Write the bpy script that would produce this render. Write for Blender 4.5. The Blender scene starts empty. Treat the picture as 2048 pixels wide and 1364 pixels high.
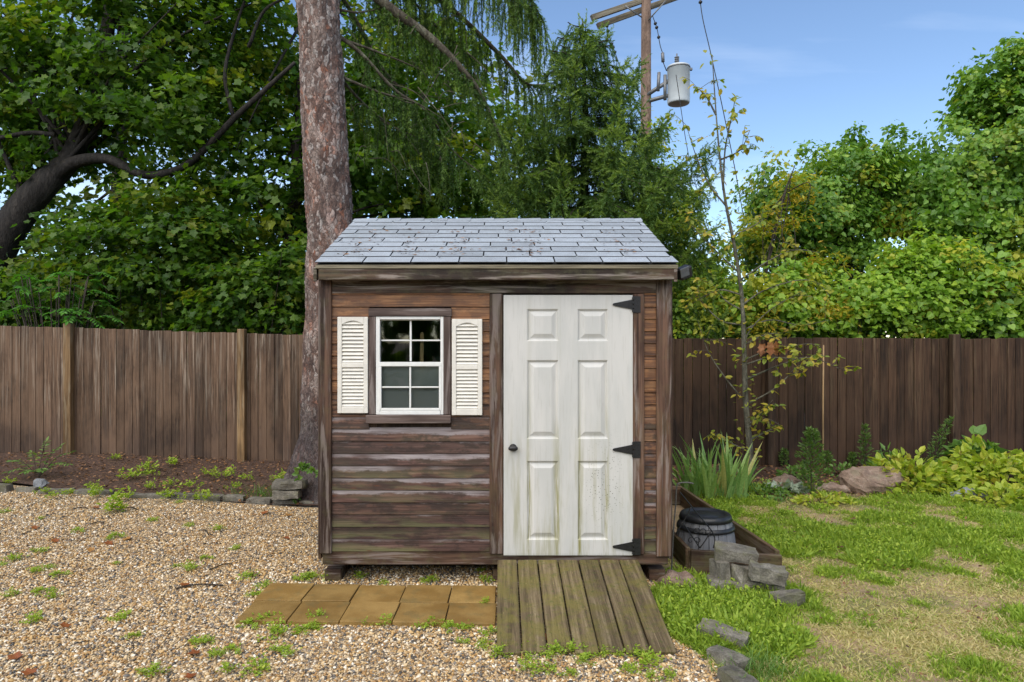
import bpy, bmesh, math, random
import numpy as np
from mathutils import Vector, Matrix, Euler, noise as mn

R = random.Random(7)
rng = np.random.default_rng(11)
S = bpy.context.scene
COL = S.collection

# ------------------------------------------------------------------ camera, sky, sun, exposure
EYE = 1.735
cd = bpy.data.cameras.new('camera'); cam = bpy.data.objects.new('camera', cd); COL.objects.link(cam)
cd.lens = 24.0; cd.sensor_width = 36.0; cd.shift_x = 0.0117; cd.clip_end = 3000; cd.clip_start = 0.05
cam.location = (0, 0, EYE); cam.rotation_euler = (math.radians(90), 0, 0)
S.camera = cam

SUN_DIR = Vector((-0.42, -0.85, 1.1)).normalized()      # towards the sun: high, behind the camera's left shoulder
sun_el = math.asin(SUN_DIR.z); sun_az = math.atan2(SUN_DIR.x, SUN_DIR.y)
W = bpy.data.worlds.new('World'); S.world = W; W.use_nodes = True
wt = W.node_tree; wt.nodes.clear()
wo = wt.nodes.new('ShaderNodeOutputWorld'); bg = wt.nodes.new('ShaderNodeBackground')
sk = wt.nodes.new('ShaderNodeTexSky'); sk.sky_type = 'NISHITA'; sk.sun_disc = False
sk.sun_elevation = sun_el; sk.sun_rotation = sun_az; sk.air_density = 1.0; sk.dust_density = 0.0; sk.ozone_density = 3.0
# thin high cloud, part of the sky itself all the way round
tc = wt.nodes.new('ShaderNodeTexCoord'); sx = wt.nodes.new('ShaderNodeSeparateXYZ'); wt.links.new(tc.outputs['Generated'], sx.inputs[0])
def wmath(op, a, b):
    n = wt.nodes.new('ShaderNodeMath'); n.operation = op
    for i, v in enumerate((a, b)):
        if isinstance(v, (int, float)): n.inputs[i].default_value = v
        else: wt.links.new(v, n.inputs[i])
    return n.outputs[0]
zz = wmath('ADD', wmath('MAXIMUM', sx.outputs[2], 0.0), 0.12)
cv = wt.nodes.new('ShaderNodeCombineXYZ')
wt.links.new(wmath('DIVIDE', sx.outputs[0], zz), cv.inputs[0]); wt.links.new(wmath('DIVIDE', sx.outputs[1], zz), cv.inputs[1])
cmap = wt.nodes.new('ShaderNodeMapping'); cmap.inputs['Scale'].default_value = (0.55, 1.9, 1); cmap.inputs['Rotation'].default_value = (0, 0, 0.25)
wt.links.new(cv.outputs[0], cmap.inputs[0])
cn = wt.nodes.new('ShaderNodeTexNoise'); cn.inputs['Scale'].default_value = 0.75; cn.inputs['Detail'].default_value = 7; cn.inputs['Roughness'].default_value = 0.52
wt.links.new(cmap.outputs[0], cn.inputs['Vector'])
cr = wt.nodes.new('ShaderNodeMapRange'); cr.inputs[1].default_value = 0.49; cr.inputs[2].default_value = 0.85; cr.inputs[3].default_value = 0.0; cr.inputs[4].default_value = 0.5
wt.links.new(cn.outputs['Fac'], cr.inputs[0])
cm = wt.nodes.new('ShaderNodeMix'); cm.data_type = 'RGBA'
wt.links.new(cr.outputs[0], cm.inputs[0]); wt.links.new(sk.outputs[0], cm.inputs[6]); cm.inputs[7].default_value = (7.4, 8.0, 8.8, 1)
wt.links.new(cm.outputs[2], bg.inputs[0]); bg.inputs[1].default_value = 0.105
wt.links.new(bg.outputs[0], wo.inputs[0])

sd = bpy.data.lights.new('sun', 'SUN'); sun = bpy.data.objects.new('sun', sd); COL.objects.link(sun)
sd.energy = 2.5; sd.angle = math.radians(85); sd.color = (1.0, 0.89, 0.72)
sun.rotation_euler = (-SUN_DIR).to_track_quat('-Z', 'Y').to_euler(); sun.location = (0, 0, 30)
vs = S.view_settings; vs.view_transform = 'Standard'; vs.look = 'None'; vs.gamma = 1.0; vs.use_curve_mapping = False
vs.exposure = 0.96
S.cycles.max_bounces = 8; S.cycles.transparent_max_bounces = 12; S.cycles.caustics_reflective = False; S.cycles.caustics_refractive = False
S.cycles.use_denoising = True

# ------------------------------------------------------------------ measuring helpers
F = 1365.0
def X(px, d): return (px - 1000) * d / F
def Z(py, d): return EYE + (682 - py) * d / F
def at(px, py, d): return Vector((X(px, d), d, Z(py, d)))
def gd(py, z=0.0): return (EYE - z) * F / (py - 682)             # depth of a ground point seen at row py
def gp(px, py, z=0.0):
    d = gd(py, z); return Vector((X(px, d), d, z))
def sm(t): t = min(1, max(0, t)); return t * t * (3 - 2 * t)
def terrain(x, y): return 0.13 * sm((-2.2 - x) / 4.6) * sm((y - 7.3) / 2.3)

# ------------------------------------------------------------------ material helper
class M:
    def __init__(s, name):
        s.m = bpy.data.materials.new(name); s.m.use_nodes = True; s.t = s.m.node_tree; s.t.nodes.clear()
        s.o = s.t.nodes.new('ShaderNodeOutputMaterial')
    def n(s, typ, ins=None, **k):
        nd = s.t.nodes.new(typ)
        for a, v in k.items(): setattr(nd, a, v)
        for i, v in (ins or {}).items(): s.set(nd.inputs[i], v)
        return nd
    def set(s, sock, v):
        if isinstance(v, bpy.types.NodeSocket): s.t.links.new(v, sock)
        elif isinstance(v, tuple) and len(v) == 3 and sock.type == 'RGBA': sock.default_value = (*v, 1)
        else: sock.default_value = v
    def obj(s): return s.n('ShaderNodeTexCoord').outputs['Object']
    def pos(s): return s.n('ShaderNodeNewGeometry').outputs['Position']
    def rand(s): return s.n('ShaderNodeObjectInfo').outputs['Random']
    def attr(s, name, typ='GEOMETRY'): return s.n('ShaderNodeAttribute', attribute_name=name, attribute_type=typ).outputs['Fac']
    def map(s, v, scale=(1, 1, 1), loc=None):
        r = s.n('ShaderNodeMapping', {0: v, 3: scale})
        if loc is not None: s.set(r.inputs[1], loc)
        return r.outputs[0]
    def roff(s, v, amt=37.0):                                     # shifts the pattern from piece to piece
        c = s.n('ShaderNodeVectorMath', {0: (amt, amt * .7, amt * 1.3), 'Scale': s.rand()}, operation='SCALE').outputs[0]
        return s.n('ShaderNodeVectorMath', {0: v, 1: c}, operation='ADD').outputs[0]
    def noise(s, v, scale=5., detail=4., rough=.55, dist=0.):
        return s.n('ShaderNodeTexNoise', {'Vector': v, 'Scale': scale, 'Detail': detail, 'Roughness': rough, 'Distortion': dist}).outputs['Fac']
    def vor(s, v, scale=5., feature='F1', out='Distance'):
        return s.n('ShaderNodeTexVoronoi', {'Vector': v, 'Scale': scale}, feature=feature).outputs[out]
    def math(s, op, a, b=0.0):
        return s.n('ShaderNodeMath', {0: a, 1: b}, operation=op).outputs[0]
    def mr(s, v, a, b, c=0., d=1., kind='SMOOTHSTEP'):
        return s.n('ShaderNodeMapRange', {0: v, 1: a, 2: b, 3: c, 4: d}, interpolation_type=kind).outputs[0]
    def ramp(s, f, stops, interp='LINEAR'):
        nd = s.n('ShaderNodeValToRGB', {0: f}); e = nd.color_ramp; e.interpolation = interp
        while len(e.elements) < len(stops): e.elements.new(0.5)
        for el, (p, c) in zip(e.elements, stops): el.position = p; el.color = (*c, 1)
        return nd.outputs[0]
    def mix(s, f, a, b, blend='MIX'):
        nd = s.n('ShaderNodeMix', data_type='RGBA', blend_type=blend)
        s.set(nd.inputs[0], f); s.set(nd.inputs[6], a); s.set(nd.inputs[7], b); return nd.outputs[2]
    def sep(s, v): return s.n('ShaderNodeSeparateXYZ', {0: v}).outputs
    def bump(s, h, strength=.4, dist=.01): return s.n('ShaderNodeBump', {'Height': h, 'Strength': strength, 'Distance': dist}).outputs[0]
    def bsdf(s, col, rough=.7, spec=.4, normal=None, **k):
        p = s.n('ShaderNodeBsdfPrincipled', {'Base Color': col, 'Roughness': rough, 'Specular IOR Level': spec})
        for a, v in k.items(): s.set(p.inputs[a.replace('_', ' ')], v)
        if normal is not None: s.set(p.inputs['Normal'], normal)
        return p.outputs[0]
    def done(s, sh): s.t.links.new(sh, s.o.inputs[0]); return s.m

def plain(name, col, rough=.6, spec=.4, metal=0.0, var=.15, scale=30):
    m = M(name); v = m.roff(m.obj()); n = m.noise(v, scale, 5)
    c = m.mix(m.mr(n, .3, .7, 0, 1), tuple(x * (1 - var) for x in col), tuple(min(1, x * (1 + var)) for x in col))
    return m.done(m.bsdf(c, rough, spec, m.bump(n, .15, .003), Metallic=metal))

AX = {'x': (1, 26, 26), 'z': (26, 26, 1), 'y': (26, 1, 26)}
def wood(name, axis, dark, light, stain, grey_amt=.35, rough=.62, tintvar=.5, speck=0.0, moss=None, moss_amt=0.0, spec=.3):
    """brown stained timber: stretched grain, weathered silver streaks, knots, board to board change"""
    m = M(name); o = m.roff(m.obj()); a = AX[axis]
    g = m.map(o, tuple(x * 1.3 for x in a))
    g1 = m.noise(g, 1.0, 7, .6, .5); g2 = m.noise(m.map(o, tuple(x * 4 for x in a)), 1.0, 4, .6)
    big = m.noise(m.map(o, tuple(min(x, 5) for x in a)), 1.1, 4, .55)
    c = m.ramp(g1, [(.36, dark), (.50, tuple((x + y) / 2 for x, y in zip(dark, light))), (.62, light)])
    c = m.mix(m.mr(big, .42, .60, 0, .75), c, tuple(x * .6 for x in dark))
    gm = m.math('MULTIPLY', m.mr(m.noise(m.map(o, tuple(x * (.7 if x > 1 else 1.2) for x in a)), 1, 7, .68, .8), .50, .62), grey_amt)
    c = m.mix(gm, c, stain)
    kn = m.vor(m.map(o, tuple(6.5 if x > 1 else 2.1 for x in a)), 1.0)
    c = m.mix(m.mr(kn, .05, .13, .75, 0), c, tuple(x * .45 for x in dark))
    c = m.mix(m.mr(g2, .25, .45, .55, 0), c, tuple(x * .5 for x in dark))
    c = m.mix(1.0, c, m.mr(m.rand(), 0, 1, 1 - tintvar, 1 + tintvar * .35, 'LINEAR'), 'MULTIPLY')
    if speck:
        sp = m.mr(m.vor(m.map(o, (1, 1, 1)), 42), .05, .12, speck, 0)
        c = m.mix(sp, c, (.55, .54, .5))
    if moss:
        mm = m.math('MULTIPLY', m.mr(m.noise(m.map(o, (1, 1, 1)), 9, 6, .7), .45, .62), moss_amt)
        c = m.mix(mm, c, moss)
    h = m.math('ADD', g1, m.math('MULTIPLY', g2, .5))
    return m.done(m.bsdf(c, m.mr(g1, .3, .7, rough + .1, rough - .12), spec, m.bump(h, .5, .004)))

# ------------------------------------------------------------------ mesh helpers
def mesh_np(name, V, Fc, mats, smooth=False, attrs=None):
    me = bpy.data.meshes.new(name); V = np.ascontiguousarray(V, dtype=np.float32); Fc = np.ascontiguousarray(Fc, dtype=np.int32)
    me.vertices.add(len(V)); me.vertices.foreach_set('co', V.ravel())
    me.loops.add(Fc.size); me.loops.foreach_set('vertex_index', Fc.ravel())
    me.polygons.add(len(Fc)); me.polygons.foreach_set('loop_start', np.arange(0, Fc.size, Fc.shape[1], dtype=np.int32))
    for k, a in (attrs or {}).items():
        at_ = me.attributes.new(k, 'FLOAT', 'FACE'); at_.data.foreach_set('value', np.ascontiguousarray(a, dtype=np.float32))
    me.update(calc_edges=True)
    me.polygons.foreach_set('use_smooth', np.full(len(Fc), smooth, dtype=bool))
    for m in (mats if isinstance(mats, (list, tuple)) else [mats]): me.materials.append(m)
    return me
def link(name, me, loc=(0, 0, 0), parent=None, rot=None, world=True):
    """loc is in world space; parents are never rotated or scaled"""
    o = bpy.data.objects.new(name, me); COL.objects.link(o); loc = Vector(loc)
    if parent is not None:
        o.parent = parent
        if world: loc = loc - base_of(parent)
    o.location = loc
    if rot is not None: o.rotation_euler = rot
    return o
def base_of(p):
    v = Vector((0, 0, 0))
    while p is not None: v = v + Vector(p.location); p = p.parent
    return v
def tag(o, label=None, cat=None, group=None, kind=None):
    if label: o['label'] = label
    if cat: o['category'] = cat
    if group: o['group'] = group
    if kind: o['kind'] = kind
    return o
def thing(name, loc, label, cat, group=None):
    return tag(link(name, None, loc), label, cat, group)
_bx = {}
def box_mesh(size, mat, bev=.003, seg=1):
    key = (tuple(round(s, 4) for s in size), mat.name, bev, seg)
    if key in _bx: return _bx[key]
    bm = bmesh.new(); bmesh.ops.create_cube(bm, size=1)
    bmesh.ops.scale(bm, vec=size, verts=bm.verts)
    if bev: bmesh.ops.bevel(bm, geom=list(bm.edges), offset=min(bev, min(size) * .3), segments=seg, profile=.6, affect='EDGES')
    me = bpy.data.meshes.new('piece'); bm.to_mesh(me); bm.free(); me.materials.append(mat); _bx[key] = me
    return me
def box(name, x, y, z, mat, parent=None, bev=.003, rot=None, **props):
    size = (x[1] - x[0], y[1] - y[0], z[1] - z[0])
    o = link(name, box_mesh(size, mat, bev), ((x[0] + x[1]) / 2, (y[0] + y[1]) / 2, (z[0] + z[1]) / 2), parent, rot)
    for k, v in props.items(): o[k] = v
    return o
def bar(name, a, b, w, t, mat, parent=None, bev=.003, up=Vector((0, 0, 1))):
    """a board from a to b (local x along it), w across in the 'up' sense, t thick"""
    a = Vector(a); b = Vector(b); d = b - a; L = d.length; d.normalize()
    y = up.cross(d).normalized(); z = d.cross(y)
    o = link(name, box_mesh((L, t, w), mat, bev), (a + b) / 2, parent)
    o.rotation_euler = Matrix((d, y, z)).transposed().to_euler()
    return o
def tube_arrays(pts, rad, n=8, cap=True):
    P = np.array([tuple(p) for p in pts], float); k = len(P); rad = np.broadcast_to(np.array(rad, float), (k,))
    T = np.gradient(P, axis=0); T /= np.linalg.norm(T, axis=1)[:, None] + 1e-9
    ref = np.array([0, 0, 1.]) if abs(T[0][2]) < .8 else np.array([1., 0, 0])
    V = []
    u = np.cross(T[0], ref); u /= np.linalg.norm(u)
    for i in range(k):
        u = u - T[i] * np.dot(u, T[i]); u /= np.linalg.norm(u) + 1e-9; w = np.cross(T[i], u)
        th = np.arange(n) * 2 * math.pi / n
        V.append(P[i] + rad[i] * (np.cos(th)[:, None] * u + np.sin(th)[:, None] * w))
    V = np.concatenate(V); Fc = []
    for i in range(k - 1):
        for j in range(n):
            a = i * n + j; b = i * n + (j + 1) % n; Fc.append((a, b, b + n, a + n))
    if cap:
        c0 = len(V); V = np.concatenate([V, P[:1], P[-1:]])
        for j in range(n):
            Fc.append((c0, (j + 1) % n, j, c0)); a = (k - 1) * n
            Fc.append((c0 + 1, a + j, a + (j + 1) % n, c0 + 1))
    return V, Fc
def join_tubes(name, tubes, mat, loc=(0, 0, 0), n=8, smooth=True):
    bm = bmesh.new()
    for pts, rad in tubes:
        V, Fc = tube_arrays([Vector(p) - Vector(loc) for p in pts], rad, n)
        vs_ = [bm.verts.new(v) for v in V]
        for f in Fc:
            q = list(dict.fromkeys(f))
            try: bm.faces.new([vs_[i] for i in q]).smooth = smooth
            except ValueError: pass
    me = bpy.data.meshes.new(name); bm.to_mesh(me); bm.free(); me.materials.append(mat); return me
def curve(pts, n):
    """smooth polyline through pts"""
    P = [Vector(p) for p in pts]; out = []
    P = [P[0] * 2 - P[1]] + P + [P[-1] * 2 - P[-2]]
    for i in range(1, len(P) - 2):
        for k in range(n):
            t = k / n; a, b, c, d = P[i - 1:i + 3]
            out.append(.5 * ((2 * b) + (c - a) * t + (2 * a - 5 * b + 4 * c - d) * t * t + (3 * b - a - 3 * c + d) * t ** 3))
    out.append(P[-2]); return out
def lathe(prof, n=32):
    V = []; Fc = []
    for r, z in prof:
        for j in range(n): th = 2 * math.pi * j / n; V.append((r * math.cos(th), r * math.sin(th), z))
    for i in range(len(prof) - 1):
        for j in range(n):
            a = i * n + j; b = i * n + (j + 1) % n; Fc.append((a, b, b + n, a + n))
    return V, Fc

# leaves: templates lie in xy with the stalk at the origin and the tip at +y
def fan(outline, centre):
    V = [centre] + outline; n = len(outline)
    return np.array(V, float), np.array([(0, 1 + i, 1 + (i + 1) % n) for i in range(n)])
MAPLE = fan([(0, .02, 0), (.36, -.06, .02), (.34, .20, -.01), (.56, .48, .03), (.29, .60, -.01), (0, 1, -.06), (-.29, .60, -.01), (-.56, .48, .03), (-.34, .20, -.01), (-.36, -.06, .02)], (0, .34, -.05))
HEART = (np.array([(0, 0, 0), (.32, -.07, .05), (.46, .28, .07), (.27, .68, .03), (0, 1, -.06), (-.32, -.07, .05), (-.46, .28, .07), (-.27, .68, .03)], float),
         np.array([(0, 1, 2), (0, 2, 3), (0, 3, 4), (0, 6, 5), (0, 7, 6), (0, 4, 7)]))
LANCE = (np.array([(0, 0, 0), (.2, .42, .05), (0, 1, -.06), (-.2, .42, .05)], float), np.array([(0, 1, 2), (0, 2, 3)]))
OVAL = (np.array([(0, 0, 0), (.27, .3, .05), (.24, .68, .04), (0, 1, -.05), (-.24, .68, .04), (-.27, .3, .05)], float), np.array([(0, 1, 2), (0, 2, 3), (0, 4, 5), (0, 3, 4)]))
def unit(a): return a / (np.linalg.norm(a, axis=-1, keepdims=True) + 1e-9)
def place(tpl, P, tip, nor, size):
    """n copies of a template: stalk at P, pointing along tip, facing nor"""
    V, Fc = tpl; n = len(P); t = unit(tip); s = unit(np.cross(t, nor)); w = np.cross(s, t)
    size = np.broadcast_to(np.asarray(size, float), (n,))
    B = np.stack([s, t, w], axis=2)                                # columns
    VV = np.einsum('nij,kj->nki', B, V) * size[:, None, None] + P[:, None, :]
    FF = Fc[None] + (np.arange(n) * len(V))[:, None, None]
    return VV.reshape(-1, 3), FF.reshape(-1, Fc.shape[1])
def leafmesh(name, tpl, P, tip, nor, size, mat, clu=None, rnd=None, loc=(0, 0, 0)):
    V, Fc = place(tpl, P - np.array(loc, float), tip, nor, size); k = len(tpl[1]); n = len(P)
    rnd = rng.random(n) if rnd is None else rnd
    clu = np.zeros(n) if clu is None else clu
    return mesh_np(name, V, Fc, mat, False, {'rnd': np.repeat(rnd, k), 'clu': np.repeat(clu, k)})
def leaf_mat(name, cols, alt, trans=.35, rough=.42, spec=.35, back=None):
    m = M(name); c = m.ramp(m.attr('rnd'), [(i / (len(cols) - 1), c) for i, c in enumerate(cols)])
    c = m.mix(m.mr(m.attr('clu'), .55, 1.0, 0, .85), c, alt)
    c = m.mix(m.mr(m.noise(m.pos(), 60, 2), .35, .65, .25, 0), c, (.02, .05, .01))
    d = m.bsdf(c, rough, spec)
    t = m.n('ShaderNodeBsdfTranslucent', {'Color': m.mix(1.0, c, back or (1.5, 1.6, .6), 'MULTIPLY')}).outputs[0]
    return m.done(m.n('ShaderNodeMixShader', {0: trans, 1: d, 2: t}).outputs[0])
# ------------------------------------------------------------------ ground
def ground_mats():
    m = M('soil'); p = m.pos(); n = m.noise(p, 9, 8, .65); n2 = m.noise(p, 70, 4)
    c = m.ramp(n, [(.3, (.035, .024, .017)), (.7, (.10, .07, .05))]); c = m.mix(m.mr(n2, .55, .7, 0, .6), c, (.16, .09, .05))
    soil = m.done(m.bsdf(c, .85, .25, m.bump(m.math('ADD', n, n2), .8, .02)))
    m = M('gravel_bed'); p = m.pos(); v = m.vor(p, 62, out='Color'); s = m.sep(v)
    c = m.ramp(s[0], [(0, (.14, .12, .10)), (.3, (.36, .25, .13)), (.7, (.48, .35, .20)), (1, (.66, .57, .44))])
    c = m.mix(m.mr(m.vor(p, 62), .25, .6, 0, .7), c, (.08, .06, .045))
    grav = m.done(m.bsdf(c, .7, .3, m.bump(m.vor(p, 62), -.8, .012)))
    m = M('lawn_soil'); p = m.pos(); n = m.noise(p, 3.1, 7, .6); n2 = m.noise(m.map(p, (60, 60, 60)), 1, 5, .7); n3 = m.noise(p, 11, 5)
    c = m.ramp(n, [(.35, (.17, .115, .07)), (.52, (.36, .25, .15)), (.68, (.44, .32, .19))])
    c = m.mix(m.mr(n2, .4, .62, 0, .7), c, (.40, .31, .19)); c = m.mix(m.mr(n3, .55, .72, 0, .55), c, (.09, .06, .04))
    c = m.mix(m.mr(m.noise(p, 1.7, 6, .6), .46, .60, 0, .6), c, (.09, .14, .03))
    lawn = m.done(m.bsdf(c, .9, .2, m.bump(n2, .9, .015)))
    return soil, grav, lawn
SOIL, GRAV, LAWN = ground_mats()
def sheet(name, x0, x1, y0, y1, step, mat, dz, edge=None, kind='structure', rough=.006):
    nx = max(2, int((x1 - x0) / step)); ny = max(2, int((y1 - y0) / step))
    xs = np.linspace(x0, x1, nx); ys = np.linspace(y0, y1, ny); V = []; Fc = []
    for j, y in enumerate(ys):
        for i, x in enumerate(xs):
            xx, yy = (edge(x, y) if edge else (x, y))
            V.append((xx, yy, terrain(xx, yy) + dz + rough * (mn.noise((xx * 3, yy * 3, 1.3)))))
            if i and j: a = j * nx + i; Fc.append((a - nx - 1, a - nx, a, a - 1))
    return tag(link(name, mesh_np(name, np.array(V), np.array(Fc), mat, True)), kind=kind)
# the soil sheet: fine near the yard, out to the horizon
gx = np.concatenate([[-900, -200, -40], np.linspace(-11, 11, 90), [40, 200, 900]])
gy = np.concatenate([[-900, -200, -30], np.linspace(-2, 13, 62), [40, 200, 900]])
gV = [(x, y, terrain(x, y) - .045) for y in gy for x in gx]; n_ = len(gx)
gF = [(j * n_ + i, j * n_ + i + 1, (j + 1) * n_ + i + 1, (j + 1) * n_ + i) for j in range(len(gy) - 1) for i in range(n_ - 1)]
tag(link('ground', mesh_np('ground', np.array(gV), np.array(gF), SOIL, True)), kind='structure')
# edging line between the gravel and the bed along the left fence (world x -> y), and the gravel's right border
def bed_line(x): return float(np.interp(x, [-9, -5.9, -4.4, -3.0, -1.9, -1.2, 1.3], [8.35, 8.12, 7.72, 7.38, 7.1, 7.1, 7.1]))
def grav_right(y): return float(np.interp(y, [-2, 3.4, 3.7, 3.95, 4.3, 4.7, 4.85, 9], [1.3, 1.16, 1.14, 1.03, 1.0, 1.0, 1.22, 1.22]))
def gedge(x, y):
    t = (y + 1.5) / (8.6); u = (x + 9.0) / 10.3
    yy = -1.5 + t * (bed_line(x) + 1.5); return -9.0 + u * (grav_right(yy) + 9.0), yy
sheet('gravel_bed', -9, 1.3, -1.5, 7.1, .16, GRAV, .0, gedge)
def ledge(x, y): u = (x - 1.2) / 9.8; g = grav_right(y); return g + u * (11 - g), y
sheet('lawn', 1.2, 11, -1.5, 7.75, .16, LAWN, -.004, ledge, rough=.02)
MULCH = (lambda m: m.done(m.bsdf(m.mix(m.mr(m.noise(m.pos(), 38, 6, .7), .42, .66), (.05, .032, .024), (.15, .085, .058)), .8, .3, m.bump(m.noise(m.pos(), 55, 5, .7), 1, .02))))(M('mulch'))
def bedge(x, y): t = (y - 7.1) / 2.9; b = bed_line(x) + .02; return x, b + t * (10.0 - b)
sheet('planting_bed', -9, -1.0, 7.1, 10.0, .14, MULCH, .006, bedge, rough=.03)
sheet('planting_bed', 1.22, 11, 7.7, 9.9, .14, MULCH, .006, None, rough=.04)

# river gravel: one countless mass of real pebbles
def pebbles():
    pts = []
    for (y0, y1, st) in ((3.3, 4.7, .0138), (4.7, 6.0, .0158), (6.0, 8.4, .0195)):
        for_y = np.arange(y0, y1, st * .88)
        for j, y in enumerate(for_y):
            xr = grav_right(y); xl = max(-.78 * y - .9, -7.4)
            xs = np.arange(xl, xr, st) + (j % 2) * st * .5
            pts.append(np.stack([xs, np.full(len(xs), y)], 1))
    P = np.concatenate(pts); P += rng.normal(0, .0045, P.shape)
    bl = np.interp(P[:, 0], [-9, -5.9, -4.4, -3.0, -1.9, -1.2, 1.3], [8.35, 8.12, 7.72, 7.38, 7.1, 7.1, 7.1])
    keep = P[:, 1] < bl - .05
    keep &= ~((P[:, 0] > -1.1) & (P[:, 0] < 1.1) & (P[:, 1] > 5.25))                    # hidden under the shed
    keep &= ~((P[:, 0] > -1.58) & (P[:, 0] < -.04) & (P[:, 1] > 4.2) & (P[:, 1] < 4.72))   # under the pavers
    keep &= ~((P[:, 0] > .05) & (P[:, 0] < .95) & (P[:, 1] > 3.85))                        # under the ramp
    P = P[keep]; n = len(P)
    big = rng.random(n); sc = np.where(big > .94, rng.uniform(.019, .028, n), rng.uniform(.0085, .0185, n))
    z = np.array([terrain(x, y) for x, y in P]) + rng.uniform(-.003, .006, n)
    me = bpy.data.meshes.new('pebbles'); me.vertices.add(n)
    me.vertices.foreach_set('co', np.column_stack([P, z]).astype(np.float32).ravel())
    a = me.attributes.new('rot', 'FLOAT_VECTOR', 'POINT'); a.data.foreach_set('vector', np.column_stack([rng.normal(0, .45, n), rng.normal(0, .45, n), rng.uniform(0, 6.28, n)]).astype(np.float32).ravel())
    a = me.attributes.new('scl', 'FLOAT_VECTOR', 'POINT')
    a.data.foreach_set('vector', np.column_stack([sc * rng.uniform(1.0, 1.5, n), sc * rng.uniform(.75, 1.05, n), sc * rng.uniform(.5, .8, n)]).astype(np.float32).ravel())
    m = M('pebble'); r = m.rand()
    c = m.ramp(r, [(0, (.055, .052, .048)), (.10, (.16, .15, .135)), (.18, (.36, .205, .07)), (.35, (.53, .345, .14)), (.48, (.40, .29, .165)), (.60, (.60, .45, .25)), (.74, (.31, .235, .155)), (.82, (.68, .56, .38)), (.93, (.82, .75, .62))], 'CONSTANT')
    c = m.mix(m.mr(m.noise(m.roff(m.obj(), 60), 2.2, 4), .4, .7, 0, .35), c, m.mix(.5, c, (.16, .10, .06)))
    c = m.mix(m.mr(m.noise(m.pos(), 1.1, 5, .6), .45, .66, 0, .3), c, m.mix(.5, c, (.20, .14, .085)))
    pm = m.done(m.bsdf(c, .42, .45))
    ng = bpy.data.node_groups.new('pebbles', 'GeometryNodeTree')
    ng.interface.new_socket('Geometry', in_out='INPUT', socket_type='NodeSocketGeometry'); ng.interface.new_socket('Geometry', in_out='OUTPUT', socket_type='NodeSocketGeometry')
    N = ng.nodes; gi = N.new('NodeGroupInput'); go = N.new('NodeGroupOutput')
    ico = N.new('GeometryNodeMeshIcoSphere'); ico.inputs['Radius'].default_value = .5; ico.inputs['Subdivisions'].default_value = 2
    ss = N.new('GeometryNodeSetShadeSmooth'); st = N.new('GeometryNodeSetMaterial'); st.inputs['Material'].default_value = pm
    ip = N.new('GeometryNodeInstanceOnPoints')
    L = ng.links.new; L(ico.outputs[0], ss.inputs[0]); L(ss.outputs[0], st.inputs[0]); L(st.outputs[0], ip.inputs['Instance']); L(gi.outputs[0], ip.inputs['Points'])
    for k, s in (('rot', 'Rotation'), ('scl', 'Scale')):
        na = N.new('GeometryNodeInputNamedAttribute'); na.data_type = 'FLOAT_VECTOR'; na.inputs[0].default_value = k; L(na.outputs[0], ip.inputs[s])
    L(ip.outputs[0], go.inputs[0])
    o = link('gravel', me); me.materials.append(pm); md = o.modifiers.new('pebbles', 'NODES'); md.node_group = ng
    tag(o, 'tan, brown and grey river gravel spread in front of the shed', 'gravel', kind='stuff')
pebbles()

# ------------------------------------------------------------------ fences
def fence_mat(name, dark, light, pale, purple, stain):
    m = M(name); o = m.roff(m.obj(), 50); w = m.sep(m.pos())
    g = m.noise(m.map(o, (60, 60, 2.6)), 1, 7, .68, .4); g2 = m.noise(m.map(o, (150, 150, 5)), 1, 3)
    c = m.ramp(g, [(.38, dark), (.62, light)])
    st = m.math('MULTIPLY', m.mr(m.noise(m.map(o, (26, 26, .9)), 1, 7, .70, .5), .50, .66), m.mr(w[2], .2, 1.9, .3, 1.0))
    c = m.mix(m.math('MULTIPLY', st, stain), c, pale)
    c = m.mix(m.mr(m.math('ADD', w[2], m.math('MULTIPLY', m.noise(m.map(o, (9, 9, 2)), 1, 4), .5)), .35, 1.15, .55, 0), c, purple)
    c = m.mix(m.mr(m.vor(m.map(o, (7, 7, 2.4)), 1), .04, .1, .6, 0), c, tuple(x * .4 for x in dark))
    c = m.mix(m.mr(g2, .3, .45, .5, 0), c, tuple(x * .5 for x in dark))
    c = m.mix(1.0, c, m.mr(m.rand(), 0, 1, .55, 1.35, 'LINEAR'), 'MULTIPLY')
    c = m.mix(m.mr(m.noise(m.map(m.pos(), (2.2, 2.2, 1.1)), 1, 6, .65), .42, .64, 0, .4), c, tuple(x * 1.5 for x in light))
    return m.done(m.bsdf(c, .68, .25, m.bump(g, .45, .004)))
FL = fence_mat('fence_wood', (.050, .030, .019), (.145, .090, .056), (.40, .34, .27), (.064, .043, .035), .7)
FR = fence_mat('fence_wood_dark', (.022, .012, .007), (.064, .035, .020), (.17, .12, .07), (.030, .020, .016), .5)
POST = wood('fence_post_wood', 'z', (.12, .065, .025), (.30, .19, .09), (.34, .29, .2), .4, tintvar=.2)
POSTR = wood('fence_post_dark', 'z', (.03, .017, .01), (.075, .043, .025), (.15, .11, .07), .3, tintvar=.2)
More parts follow.
